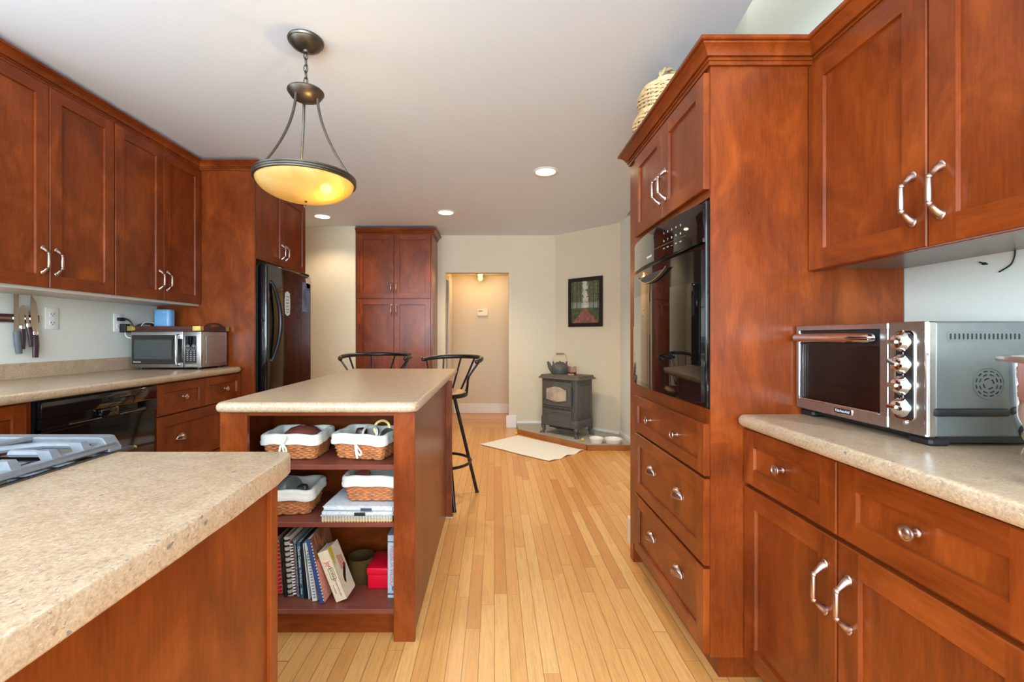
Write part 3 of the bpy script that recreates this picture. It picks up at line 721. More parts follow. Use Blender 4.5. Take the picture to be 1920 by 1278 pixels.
# smile-shaped recessed grip under the top edge of the door
ga, gb = [], []
for k in range(21):
    q = k / 20; x = .33 + .33 * q; u = (x - .135) / .723
    yy = -.026 - .036 * math.sin(PI * u) ** .9
    ga.append((x, yy - .002, 1.432 - Z)); gb.append((x, yy - .0025, 1.432 - Z - .042 * math.sin(PI * q) ** .8))
g = MB(); vs = []
for a, c in zip(ga, gb): vs += [a, c, (c[0], c[1] - .012, c[2] + .004), (a[0], a[1] - .001, a[2])]
fs = []
for k in range(20):
    q = k * 4
    for i in range(4): fs.append((q + i, q + (i + 1) % 4, q + 4 + (i + 1) % 4, q + 4 + i))
g.add(vs, fs); hd = g.build('handle', BLKM, do, 40)
MB().tube([(c[0], c[1] - .012, c[2] + .004) for c in gb], .0018, 6).build('grip_edge', STEEL, hd)
def on_bow(x, y, sag): return y - sag * math.sin(PI * (x - .135) / .723) ** .9
def panel_text(s, x, z, size, m=INKW):
    y = on_bow(x, -.02, .034); dx = .01
    sl = math.atan2(on_bow(x + dx, -.02, .034) - on_bow(x - dx, -.02, .034), 2 * dx)
    return text('printed_text', s, size, m, t, (x, y - .0012, z - Z), (PI / 2, 0, sl), depth=.0002)
for r_, row in enumerate(('12345', '67890')):
    for k, c in enumerate(row): panel_text(c, .60 + .032 * k, 1.575 - .03 * r_, .012)
for k in range(5): panel_text('—' if k == 2 else '==', .60 + .032 * k, 1.515, .012)
panel_text('KitchenAid', .44, 1.512, .014)
for k in range(3): panel_text('···', .24 + .03 * k, 1.55, .014)
ln = MB(); ln.tube([(x_, on_bow(x_, -.02, .034) - .0006, 1.53 - Z) for x_ in [.40 + .36 * k / 12 for k in range(13)]], .0006, 4); ln.build('printed_line', STEEL, t)

# ---- right wall cabinet, base cabinet and counter
t = thing('wall_cabinet', 'two-door cherry wall cabinet above the toaster oven', 'kitchen cabinet', (1.063, 1.4745, 0), -PI / 2)
MB().box(0, .83, 0, .303, 1.41, 2.12).box(.0, .83, .0, .02, 1.385, 1.41).build('body', WV, t, 0)
MB().box(.002, .828, .02, .303, 1.395, 1.41).build('underside', plain('reflection_grey_underside', srgb(134, 124, 116), .3, var=.05), t, 0)  # underside colour carries the grey reflection seen on glossy wood
for i, (a, b) in enumerate(((.003, .4055), (.4085, .815))):
    d = slab_door(a, b, 1.386, 2.064, 0, .065).build('door', [WV, WH], t, 25); pull(HANDLE, d, .372 if i == 0 else .442, -.02, 1.386 + .125)
t = thing('base_cabinet', 'cherry base cabinet with two drawers over two doors below the toaster oven', 'kitchen cabinet', (.848, 1.473, 0), -PI / 2)
base_body(t, .83, .515, .872)
for i, (a, b) in enumerate(((.003, .3995), (.4045, .815))):
    d = slab_door(a, b, .688, .866, 0, .055).build('drawer', [WV, WH], t, 25); pull(KNOB, d, (a + b) / 2 - .01, -.012, .782)
    d = slab_door(a, b, .108, .676, 0, .06).build('door', [WV, WH], t, 25); pull(HANDLE, d, .366 if i == 0 else .44, -.02, .678 - .135)
o = thing('countertop', 'speckled beige countertop under the toaster oven', 'countertop', (1.08, 1.05, .874))
slabtop([(.80, .58), (XR - .003, .58), (XR - .003, 1.471), (.824, 1.471), (.806, 1.462), (.80, 1.44)], .874, .914, (1.08, 1.05, .874)).build('slab', STONE, o, 40)
MB().box(XR - .023 - 1.08, XR - .003 - 1.08, .58 - 1.05, 1.471 - 1.05, .0395, .12, .003).build('upstand', STONE, o, 25)

# ---------------------------------------------------------------- lighting fixtures
PX, PYY = -.822, 1.93
t = thing('pendant_lamp', 'bronze pendant lamp with amber glass bowl hanging above the island', 'pendant lamp', (PX, PYY, CZ))
MB().lathe([(0, -.001), (.073, -.001), (.075, -.006), (.072, -.013), (.069, -.014), (.06, -.028), (.035, -.042), (.012, -.047), (.01, -.055), (0, -.057)], 40).build('canopy', BRONZE, t, 30)
ch = MB()
zc = -.052
for k in range(6):
    c = zc - .0155 - k * .028; pts = []
    for j in range(20):
        a = 2 * PI * j / 20; u, w = .009 * math.cos(a), .0185 * math.sin(a)
        pts.append((u, 0, c + w) if k % 2 == 0 else (0, u, c + w))
    ch.tube(pts, .0022, 6, True)
ch.tube([(.003 * math.sin(k * .9), .003 * math.cos(k * .9), -.05 - k * .0085) for k in range(21)], .0018, 6)
ch.build('chain', BRONZE, t)
hz = -.222
MB().lathe([(0, hz + .018), (.006, hz + .018), (.008, hz + .006), (.06, hz + .002), (.075, hz - .002), (.076, hz - .007), (.073, hz - .012), (.06, hz - .03), (.03, hz - .045), (0, hz - .048)], 40).build('hub', BRONZE, t, 30)
bz = -.60
for k in range(3):
    a = R(242 + 120 * k); rod = MB(); P = []; rr = []
    for j in range(15):
        q = j / 14; r_ = .05 + (.192 - .05) * (q ** 1.75); P.append((r_ * math.cos(a), r_ * math.sin(a), hz - .025 + (bz - hz + .03) * q))
        rr.append(.0075 if j == 0 else .0062 - .0015 * q)
    rod.tube(P, rr, 10); rod.build('rod', BRONZE, t)
MB().lathe([(.197, bz), (.207, bz + .004), (.211, bz + .002), (.211, bz - .004), (.2085, bz - .006), (.211, bz - .008), (.211, bz - .014), (.2085, bz - .016), (.2105, bz - .018), (.209, bz - .022), (.202, bz - .024), (.199, bz - .022), (.196, bz - .01), (.197, bz)], 72).build('rim', BRONZE, t, 40)
prof = []
for j in range(13):
    q = j / 12; prof.append((.2 * math.cos(q * PI / 2), bz - .018 - .084 * math.sin(q * PI / 2)))
inner = [(max(0, r_ - .005 if r_ > .005 else 0), z + .005) for r_, z in prof[::-1]]
MB().lathe(prof + inner, 72).build('glass_bowl', ALAB, t, 60)
bulb = MB().ball((.095, -.02, bz - .046), (.024, .024, .022), 16).build('bulb', BULB, t)
MB().ball((0, 0, bz - .104), (.006, .006, .004), 12).build('finial', BRONZE, t)
for i, (x, y, en, lab) in enumerate(((.40, 3.465, 62, 'recessed ceiling downlight nearest the oven cabinet'), (-.506, 4.61, 58, 'recessed ceiling downlight in front of the pantry'), (-1.85, 4.76, 24, 'recessed ceiling downlight beyond the refrigerator, left of the pantry'))):
    t = thing('recessed_light', lab, 'ceiling light', (x, y, CZ), 0, 'recessed ceiling downlights')
    MB().lathe([(.073, -.0005), (.096, -.0005), (.098, -.004), (.09, -.009), (.078, -.008), (.073, -.0005)], 40).build('trim_ring', TRIMW, t, 40)
    MB().lathe([(0, -.003), (.073, -.003), (.073, -.001), (0, -.001)], 32).build('lens', LED, t, 0)
    lamp('downlight_beam', (x, y, CZ - .02), en, (1, .84, .62), .06, 'SPOT', (0, 0, 0), 130)
t = thing('hall_ceiling_lamp', 'small jar-shaped ceiling lamp glowing in the hall beyond the opening', 'ceiling lamp', (-.205, 6.45, HZ))
MB().lathe([(0, -.0005), (.04, -.0005), (.04, -.03), (0, -.03)], 24).build('base', CERAM, t, 30)
MB().lathe([(.034, -.03), (.037, -.07), (.033, -.095), (.018, -.11), (0, -.115)], 24).build('glass_shade', HALLGL, t, 40)
lamp('hall_lamp_light', (-.205, 6.36, HZ - .10), 4.5, (1, .62, .22), .04)
lamp('hall_far_light', (.5, 6.2, HZ - .06), 1.6, (1, .82, .6), .06)

# ---------------------------------------------------------------- microwave corner
MW = thing('microwave', 'stainless microwave oven in the corner of the left counter', 'microwave', (-2.40, 2.92, CTZ))
mw, mdp, mh = .465, .285, .252; zb = .012
MB().box(0, mw, .022, mdp, zb, mh, .006, 0, 2).build('body', STEEL, MW, 30)
MB().box(mw - .0005, mw + .002, .05, mdp - .02, .035, mh - .03, .0015).build('side_panel', STEEL, MW, 0)
dr = MB().box(0, .345, 0, .021, zb, mh, .004, 0, 2).build('door', STEEL, MW, 30)
MB().box(.008, .30, -.0015, .001, .035, mh - .025, .0007).build('window', BLKGLASS, dr, 0)
MB().box(.024, .27, -.0022, -.001, .07, mh - .055, .0003).build('screen', plain('grey_mesh_screen', srgb(70, 72, 70), .25, 0, .1, 200), dr, 0)
MB().box(.31, .345, -.0015, .001, .045, mh - .05, .0005).build('window_strip', BLKGLASS, dr, 0)
text('printed_text', 'Emerson', .014, INKW, dr, (.02, -.0023, .05), (PI / 2, 0, 0), 'LEFT')
MB().tube([(.318, -.001, .03), (.318, -.024, .035), (.318, -.026, .06), (.318, -.026, .19), (.318, -.024, .222), (.318, -.001, .228)], .0075, 10).build('handle', CHROME, dr)
cp = MB().box(.346, mw, 0, .021, zb, mh, .004, 0, 2).build('control_panel', STEEL, MW, 30)
MB().box(.36, .435, -.0015, .001, .045, mh - .03, .012, 0, 1).build('keypad', BLKGLASS, cp, 0)
kb = MB()
for cx in (.379, .416):
    kb.tube([(cx + .014 * math.cos(a * PI / 8), -.002, .145 + .02 * math.sin(a * PI / 8)) for a in range(16)], .0009, 4, True)
    for z in (.135, .15, .158): kb.box(cx - .007, cx + .007, -.0022, -.0014, z - .002, z + .002)
for r_ in range(6):
    for c in range(3): kb.box(.372 + .022 * c, .382 + .022 * c, -.0022, -.0014, .06 + .012 * r_, .065 + .012 * r_)
kb.build('key', colmat('grey_print2', 150, 152, 152), cp, 0)
MB().box(.36, .44, -.004, .0, .017, .038, .004).build('open_button', STEEL, cp, 0)
for x in (.04, mw - .04):
    for y in (.04, mdp - .03): MB().cyl((x, y, 0), (x, y, zb + .002), .012, None, 14).build('foot', BLKM, MW)
# tray on the microwave
TZ = CTZ + mh
t = thing('serving_tray', 'dark wooden tray with brass corner plates lying on the microwave', 'tray', (-2.40, 2.92, TZ))
tx0, tx1, ty0, ty1, th = -.012, .468, -.012, .30, .034
MB().box(tx0, tx1, ty0, ty1, 0, .008).build('base', TRAYW, t, 0)
MB().box(tx0, tx1, ty0, ty0 + .012, .008, th, .002).box(tx0, tx1, ty1 - .012, ty1, .008, th, .002).build('side', TRAYW, t, 0)
for sx, x in ((1, tx1 - .012), (-1, tx0)):
    hb = MB(); n = 20; m_ = (ty0 + ty1) / 2
    top = [];
    for k in range(n + 1):
        q = k / n; y = ty0 + .013 + (ty1 - ty0 - .026) * q; top.append((y, th + .026 * max(0, math.sin(PI * min(1, max(0, (q - .18) / .64)))) ** .6))
    for k in range(n):
        (ya, za), (yb, zb_) = top[k], top[k + 1]; ymid = (ya + yb) / 2; hole = abs(ymid - m_) < .045
        segs = [(.008, .03), (.047, None)] if hole else [(.008, None)]
        for z0, z1 in segs:
            za1 = za if z1 is None else z1; zb1 = zb_ if z1 is None else z1
            if za1 <= z0: continue
            hb.add([(x, ya, z0), (x, yb, z0), (x, yb, zb1), (x, ya, za1), (x + .012, ya, z0), (x + .012, yb, z0), (x + .012, yb, zb1), (x + .012, ya, za1)],
                   [(0, 1, 2, 3), (7, 6, 5, 4), (0, 4, 5, 1), (3, 2, 6, 7), (0, 3, 7, 4), (1, 5, 6, 2)])
    hb.build('end', TRAYW, t, 30)
for x, y, sx in ((tx0, ty0, 1), (tx1, ty0, -1), (tx0, ty1, 1), (tx1, ty1, -1)):
    sy = 1 if y == ty0 else -1; b = MB()
    xa, xb = sorted((x - .0015 * sx, x + .05 * sx)); ya, yb = sorted((y - .0018 * sy, y))
    b.box(xa, xb - (.0 if sx < 0 else .012), ya, yb, .004, th + .001, .0008).ball((x + .045 * sx, y - .001 * sy, th * .5), (.009, .0012, .012), 10)
    xa, xb = sorted((x - .0018 * sx, x)); ya, yb = sorted((y, y + .03 * sy)); b.box(xa, xb, ya, yb, .004, th + .001, .0005)
    b.build('corner_plate', BRASS, t, 30)
o = MB()
poly = rrect(-.056, .06, -.034, .034, .022, 6)
o.prism(poly, 0, .148, .012, 4)
t = thing('blue_box', 'light blue rounded plastic box standing on the tray over the microwave', 'box', (-2.327, 3.12, TZ + .0085))
o.build('shell', BLUEP, t, 50)
MB().box(-.060, -.05, -.02, .02, .02, .13, .003).build('side_slot', colmat('slate_blue', 66, 92, 122), t, 0)
MB().box(.012, .036, -.0352, -.033, .126, .129, .0008).build('badge', WHITEP, t, 0)

def outlet(label, Y, z, group='outlets on the left wall'):
    t = thing('wall_outlet', label, 'electrical outlet', (XL, Y, z), PI / 2, group)
    MB().box(-.037, .037, -.006, -.0002, -.06, .06, .003, 0, 2).build('cover_plate', WHITEP, t, 30)
    for z_ in (.024, -.024):
        r_ = MB().box(-.017, .017, -.0075, -.005, z_ - .014, z_ + .014, .004, 0, 2).build('receptacle', WHITEP, t, 30)
        MB().box(-.009, -.006, -.0081, -.0074, z_ - .003, z_ + .007).box(.006, .009, -.0081, -.0074, z_ - .002, z_ + .006).cyl((0, -.0081, z_ - .008), (0, -.0074, z_ - .008), .0025, None, 8).build('slot', BLKM, r_, 0)
    return t
outlet('white double outlet with nothing plugged in, right of the knives', 2.468, 1.268)
outlet('white double outlet with black plugs, left of the microwave', 2.905, 1.258)
t = thing('charger', 'black cube charger with a white cable in the outlet by the microwave', 'charger', (XL, 2.925, 1.225), PI / 2)
MB().box(-.02, .02, -.05, -.0085, -.03, .026, .003, 0, 2).build('adapter', BLKM, t, 30)
cb = [(0, -.03, -.03), (0, -.034, -.05), (.005, -.05, -.066), (.03, -.085, -.066), (.05, -.085, -.035), (.07, -.08, .012), (.10, -.08, .036), (.16, -.08, .04), (.20, -.10, .020), (.222, -.14, .018)]
def smooth(P, n=6):
    out = []
    for i in range(len(P) - 1):
        p0, p1, p2, p3 = [Vector(P[max(0, min(len(P) - 1, i + k))]) for k in (-1, 0, 1, 2)]
        for j in range(n):
            u = j / n; out.append(.5 * (2 * p1 + (p2 - p0) * u + (2 * p0 - 5 * p1 + 4 * p2 - p3) * u * u + (3 * p1 - p0 - 3 * p2 + p3) * u ** 3))
    return out + [Vector(P[-1])]
MB().tube(smooth(cb), .0028, 8).build('cable', WHITEP, t)
t = thing('power_plug', 'black plug and thick black cord in the upper socket by the microwave', 'plug', (XL, 2.905, 1.282), PI / 2)
MB().box(-.022, .024, -.03, -.0085, -.012, .010, .004, 0, 2).build('plug', BLKM, t, 30)
MB().tube(smooth([(.02, -.02, .002), (.04, -.028, .0), (.058, -.04, -.022), (.064, -.05, -.052), (.064, -.06, -.075)]), .0045, 8).build('cord', BLKM, t)

# knife strip and knives
t = thing('magnetic_knife_strip', 'dark magnetic knife rack on the wall at the left edge', 'knife rack', (XL, 2.15, 1.262), PI / 2)
MB().box(-.28, .235, -.020, -.0003, -.021, .021, .004, 0, 2).build('bar', TRAYW, t, 30)
MB().box(-.27, .225, -.0215, -.019, -.006, .006, .0005).build('magnet_strip', CHROME, t, 0)
def knife(label, Y, zt, zj, zb, bw, hw, kind, tilt=0):
    """zt blade tip, zj blade/handle joint, zb handle end, all heights above floor"""
    t = thing('kitchen_knife' if kind != 'fork' else 'cheese_knife', label, 'knife', (XL - 0 + .0225, Y, zj), PI / 2, 'knives on the magnetic strip')
    L = zt - zj; H = zj - zb
    if kind == 'fork': poly = [(-bw / 2, 0), (bw / 2, 0), (bw / 2, L * .93), (bw * .42, L), (bw * .22, L * .94), (-bw * .2, L * .94), (-bw * .36, L), (-bw / 2, L * .93)]
    else: poly = [(-bw / 2, 0), (bw / 2, 0), (bw / 2, L * .35), (bw * .42, L * .6), (bw * .22, L * .84), (-bw * .38, L), (-bw / 2, L * .86)]
    if kind == 'santoku': poly = [(-bw / 2, 0), (bw / 2, 0), (bw / 2, L), (bw * .3, L * .99), (-bw * .1, L * .93), (-bw * .38, L * .8), (-bw / 2, L * .66)]
    rx = ROT(90, 'X')
    MB().prism(poly, .0, .0022, xf=rx @ ROT(tilt, 'Z')).build('blade', BLADE, t, 20)
    hm = SOLE if kind == 'fork' else HANDLEP
    P = [(0, -.004, 0), (0, -.006, -.1 * H), (.002, -.007, -.5 * H), (.0015 + (.008 if kind == 'fork' else 0), -.006, -.98 * H)]
    q = MB().tube(P, [hw * .45, hw * .5, hw * .5, hw * .42], 12, flat=.6 if kind != 'fork' else .75, up=(0, 1, 0), xf=Matrix.Rotation(R(-tilt), 4, 'Y'))
    q.build('handle', hm, t, 50)
    if kind != 'fork': MB().tube([(0, -.0045, .012), (0, -.005, -.014)], [hw * .42, hw * .46], 12, flat=.65, up=(0, 1, 0)).build('bolster', CHROME, t)
sc = lambda x: 830 * 2.45 / (927 - x)
zz = lambda x, y: 1.17 - (y - 630) / (830 / sc(x))
knife('long fork-tipped cheese knife with grey handle, leftmost on the strip', sc(29), zz(29, 548), zz(29, 621), zz(28, 664), .024, .033, 'fork')
knife('broad utility knife with plum handle, second on the strip', sc(39.5), zz(40, 571), zz(40, 615), zz(41, 655), .027, .024, 'santoku')
knife('small paring knife with plum handle, third on the strip', sc(51.5), zz(52, 577), zz(52, 611), zz(51, 651), .016, .026, 'chef', 6)
knife('wide chef knife with plum handle, nearest the empty outlet', sc(63), zz(63, 553), zz(63, 626), zz(61, 671), .04, .034, 'chef')

# ---------------------------------------------------------------- toaster oven (front toward -X)
t = thing('toaster_oven', 'grey and steel countertop toaster oven on the right counter', 'toaster oven', (1.0, 1.468, .914), -PI / 2)
tw, td, tz0, tz1 = .448, .352, .022, .291
MB().box(.345, tw - .004, .02, td, tz0, tz1, .006, 0, 3).box(.004, .35, .02, td, tz1 - .012, tz1, .004).box(.004, .35, .02, td, tz0, tz0 + .012, .004).box(.004, .012, .02, td, tz0 + .006, tz1 - .006).box(.004, .35, td - .015, td, tz0 + .006, tz1 - .006).build('body', TOASTG, t, 30)
MB().box(.01, tw - .01, .03, td - .01, .008, tz0 + .002).build('base', BLKM, t, 0)
for x in (.035, tw - .035):
    for y in (.03, td - .04): MB().box(x - .03, x + .03, y - .02, y + .03, 0, .02, .006).build('foot', BLKM, t, 0)
# front fascia with a window opening
f = MB(); wx0, wx1, wz0, wz1 = .017, .318, .055, .272
f.box(0, .343, 0, .02, tz0, wz0, .003).box(0, .343, 0, .02, wz1, tz1, .003).box(0, wx0, 0, .02, wz0 - .004, wz1 + .004, .002).box(wx1, .343, 0, .02, wz0 - .004, wz1 + .004, .002)
door = f.build('door', STEEL, t, 0)
MB().box(wx0, wx1, .004, .008, wz0, wz1).build('window_glass', thin_glass('tinted_oven_glass', (.93, .88, .85, 1), -.02), door, 0)
rim = MB().tube([(wx0 + .002, -.001, wz1), (wx0 + .002, -.001, wz0 + .01), (wx0 + .01, -.001, wz0), (wx1 - .004, -.001, wz0)], .003, 8).build('window_trim', CHROME, door)
MB().box(wx0, wx1, .0, .006, wz1 - .042, wz1).build('black_band', BLKM, door, 0)
MB().tube([(wx0 + .006, -.004, wz1 - .021), (wx0 + .008, -.012, wz1 - .021), (wx0 + .02, -.014, wz1 - .021), (wx1 - .03, -.014, wz1 - .021), (wx1 - .018, -.012, wz1 - .021), (wx1 - .016, -.004, wz1 - .021)], [.0115, .0135, .014, .014, .0135, .0115], 14, flat=1.0).build('handle', CHROME, door)
inn = MB(); x0, x1, y0, y1, z0, z1 = .0125, .3445, .0215, td - .0155, tz0 + .0125, tz1 - .0125
inn.add([(x0, y0, z0), (x1, y0, z0), (x1, y1, z0), (x0, y1, z0), (x0, y0, z1), (x1, y0, z1), (x1, y1, z1), (x0, y1, z1)], [(0, 1, 2, 3), (4, 7, 6, 5), (0, 3, 7, 4), (1, 5, 6, 2), (3, 2, 6, 7)])
inn.build('oven_cavity', plain('browned_oven_lining', srgb(206, 180, 164), .35, 0, .1, 10), t, 0)
rk = MB()
for k in range(14): rk.tube([(.03 + .285 * k / 13, .03, .105), (.03 + .285 * k / 13, .31, .105)], .0019, 5)
for y in (.03, .31, .16): rk.tube([(.02, y, .105), (.33, y, .105)], .003, 6)
rk.build('wire_rack', CHROME, t)
MB().box(.03, .32, .03, .30, .06, .063).build('crumb_tray', STEEL, t, 0)
cp = MB().box(.345, tw, 0, .02, tz0, tz1, .003).build('control_panel', STEEL, t, 0)
MB().tube([(tw - .003, -.001, tz0 + .002), (tw - .003, -.001, tz1 - .002)], .004, 8).build('edge_strip', CHROME, cp)
pp = rrect(.363, .417, .052, .270, .012, 5)
MB().prism(pp, 0, .003, .001, 1, xf=ROT(90, 'X')).build('dial_bezel', CHROME, cp, 30)
MB().prism(rrect(.370, .414, .058, .262, .009, 5), 0, .0042, 0, xf=ROT(90, 'X')).build('dial_panel', BLKM, cp, 30)
for i, z in enumerate((.242, .188, .136, .083)):
    kx = .389
    k = MB().lathe([(0, 0), (.0235, 0), (.0235, .005), (.0195, .009), (.0175, .016), (.015, .018), (0, .0185)], 28, 0, T(kx, -.0042, z) @ ROT(90, 'X')).build('knob', CHROME, cp, 40)
    a = (0, 25, 0, 0)[i]
    MB().box(-.0225, .006, -.024, -.010, -.0055, .0055, .003, xf=T(kx, -.0042, z) @ ROT(a, 'Y')).build('grip', CHROME, k, 30)
    MB().box(kx + .0, kx + .0015, -.0048, -.0042, z + .024, z + .029).build('tick_mark', INKW, cp, 0)
MB().ball((.392, -.001, .046), (.006, .004, .006), 12).build('indicator_lamp', CHROME, cp)
bd = MB().prism(rrect(.165, .232, .0315, .0505, .003, 4), 0, .002, .0006, 1, xf=ROT(90, 'X')).build('badge', CHROME, door, 30)
MB().prism(rrect(.168, .229, .034, .048, .002, 4), 0, .0026, 0, xf=ROT(90, 'X')).build('badge_field', BLKM, bd, 30)
text('badge_lettering', 'KitchenAid', .0115, INKW, bd, (.1985, -.003, .041), (PI / 2, 0, 0), depth=.0002)
# right end (side toward the camera): slots, fan grille and finger recess
sd = MB()
for k in range(17): sd.box(tw - .005, tw - .0027, .053 + .0099 * k, .0565 + .0099 * k, .249, .262)
sd.build('vent_slot', BLKM, t, 0)
MB().prism(rrect(.046, .225, .243, .268, .008, 4), 0, .0012, 0, xf=T(tw - .0045, 0, 0) @ Matrix(((0, 0, 1, 0), (1, 0, 0, 0), (0, 1, 0, 0), (0, 0, 0, 1)))).build('vent_plate', TOASTG, t, 30)
fg = MB(); cy, cz = .143, .146
for rr_, n, ph in ((.012, 4, 0), (.021, 8, .2), (.029, 12, .1)):
    for k in range(n):
        a0 = 2 * PI * k / n + ph; a1 = a0 + 2 * PI / n * .55
        fg.tube([(tw - .0038, cy + rr_ * math.cos(a0 + (a1 - a0) * j / 5), cz + rr_ * math.sin(a0 + (a1 - a0) * j / 5)) for j in range(6)], .0013, 5)
fg.build('fan_slot', BLKM, t)
MB().tube([(tw - .004, cy + .036 * math.cos(2 * PI * k / 40), cz + .036 * math.sin(2 * PI * k / 40)) for k in range(40)], .0012, 6, True).build('fan_ring', TOASTG, t)
MB().box(tw - .006, tw + .006, .012, .185, .071, .089, .005, 0, 2).build('side_grip', BLKM, t, 30)
# bowl at the right edge
t = thing('mixing_bowl', 'polished steel bowl with a wide flat rim at the right edge', 'bowl', (1.09, .80, .914))
MB().lathe([(0, 0), (.05, 0), (.05, .012), (.046, .014), (.07, .03), (.092, .062), (.103, .105), (.105, .2), (.105, .208), (.101, .208), (.101, .19), (.097, .1), (.06, .03), (0, .02)], 48).build('bowl', CHROME, t, 40)
MB().lathe([(.1055, .205), (.122, .207), (.124, .212), (.122, .217), (.102, .217), (.100, .210), (.1055, .205)], 48).build('rim', STEEL, t, 40)
MB().lathe([(0, 0), (.014, 0), (.014, .012), (.01, .02), (.015, .028), (.021, .042), (.0215, .05), (.018, .062), (.01, .069), (0, .07)], 24).build('metal_shaker', STEEL, None, 50).location = (.932, .757, .914)
tag(bpy.data.objects['metal_shaker'], 'small round-topped grey metal pot cut off at the right edge', 'canister')
# black cord stubs on the wall under the right wall cabinet
def wallY(x): return XR * 830 / (x - 927)
Y1 = wallY(1893); s1 = 830 / Y1
t = thing('black_cord', 'short curved black cord hanging from under the right wall cabinet', 'cord', (XR, Y1, 1.17 + 138 / s1))
MB().tube(smooth([(-.004, -.016, .035), (-.006, -.016, .014), (-.006, -.008, -.006), (-.005, .012, -.018), (-.004, .022, -.022)]), [.0018] * 24 + [.001], 6).build('cord', BLKM, t)
Y2 = wallY(1848); s2 = 830 / Y2
t = thing('cable_clip', 'tiny black cable clip on the wall under the right wall cabinet', 'clip', (XR, Y2, 1.17 + 136 / s2))
MB().ball((-.004, 0, 0), (.004, .006, .004), 10).tube([(-.004, .012, .006), (-.004, -.008, -.003)], .002, 6).build('clip', BLKM, t)

# ---------------------------------------------------------------- woven baskets
def rr_path(w, d, r, n=64):
    """points round a rounded rectangle, evenly spaced, centred"""
    P = rrect(-w / 2, w / 2, -d / 2, d / 2, r, 5); P = P + [P[0]]
    L = [0]
    for a, b in zip(P, P[1:]): L.append(L[-1] + math.dist(a, b))
    out = []; j = 0
    for k in range(n):
        s_ = L[-1] * k / n
        while L[j + 1] < s_: j += 1
        u = (s_ - L[j]) / max(1e-9, L[j + 1] - L[j]); out.append((P[j][0] + (P[j + 1][0] - P[j][0]) * u, P[j][1] + (P[j + 1][1] - P[j][1]) * u))
    return out
def outward(P, k):
    a, b = P[k - 1], P[(k + 1) % len(P)]; d = Vector((b[0] - a[0], b[1] - a[1])).normalized(); return d.y, -d.x
def weave(w0, d0, w1, d1, r, z0, z1, rows, stakes, tr, amp):
    o = MB(); n = stakes * 4
    for k in range(rows):
        q = k / max(1, rows - 1); z = z0 + (z1 - z0) * (k + .5) / rows; P = rr_path(w0 + (w1 - w0) * q, d0 + (d1 - d0) * q, r, n); pts = []
        for i, p in enumerate(P):
            ox, oy = outward(P, i); a = amp * math.sin(PI * i / 2 + PI / 2 + (PI if k % 2 else 0))
            # each strand also climbs slightly, as split willow does
            pts.append((p[0] + ox * a, p[1] + oy * a, z + .0016 * math.sin(PI * i / 4 + k)))
        o.tube(pts, tr, 6, True, up=(0, 0, 1), flat=1.25)
    Pa, Pb = rr_path(w0, d0, r, stakes * 2), rr_path(w1, d1, r, stakes * 2)
    for i in range(0, stakes * 2, 2): o.tube([(*Pa[i], z0), (*Pb[i], z1)], tr * .75, 5)
    return o
def shell(w0, d0, w1, d1, r, z0, z1, ins):
    o = MB(); P = rr_path(w0 - ins, d0 - ins, r, 40); Q = rr_path(w1 - ins, d1 - ins, r, 40)
    vs = [(*p, z0) for p in P] + [(*p, z1) for p in Q] + [(0, 0, z0)]
    fs = [(i, (i + 1) % 40, 40 + (i + 1) % 40, 40 + i) for i in range(40)] + [((i + 1) % 40, i, 80) for i in range(40)]
    return o.add(vs, fs)
def liner_mesh(w, d, r, z1, drop):
    rnd = random.Random(3); n = 96; P = rr_path(w, d, r, n)
    prof = [(-.014, -.062), (-.013, -.03), (-.010, -.004), (-.004, .005), (.003, .006), (.0085, .001), (.0105, -.008), (.009, -.5 * drop), (.0125, -.62 * drop), (.0105, -drop), (.006, -drop)]
    ph = [rnd.uniform(0, 6) for _ in range(6)]; vs = []; m = len(prof)
    for i, p in enumerate(P):
        ox, oy = outward(P, i); t_ = 2 * PI * i / n
        wv = .0016 * math.sin(5 * t_ + ph[0]) + .0012 * math.sin(11 * t_ + ph[1]); wz = .0025 * math.sin(3 * t_ + ph[2]) + .0018 * math.sin(8 * t_ + ph[3])
        for o_, z in prof: vs.append((p[0] + ox * (o_ + wv), p[1] + oy * (o_ + wv), z1 + z + wz * (1 if z < 0 else .8)))
    fs = [(i * m + k, i * m + k + 1, ((i + 1) % n) * m + k + 1, ((i + 1) % n) * m + k) for i in range(n) for k in range(m - 1)]
    base = len(vs); vs.append((0, 0, z1 - .062)); fs += [(i * m, ((i + 1) % n) * m, base) for i in range(n)]
    return MB().add(vs, fs)
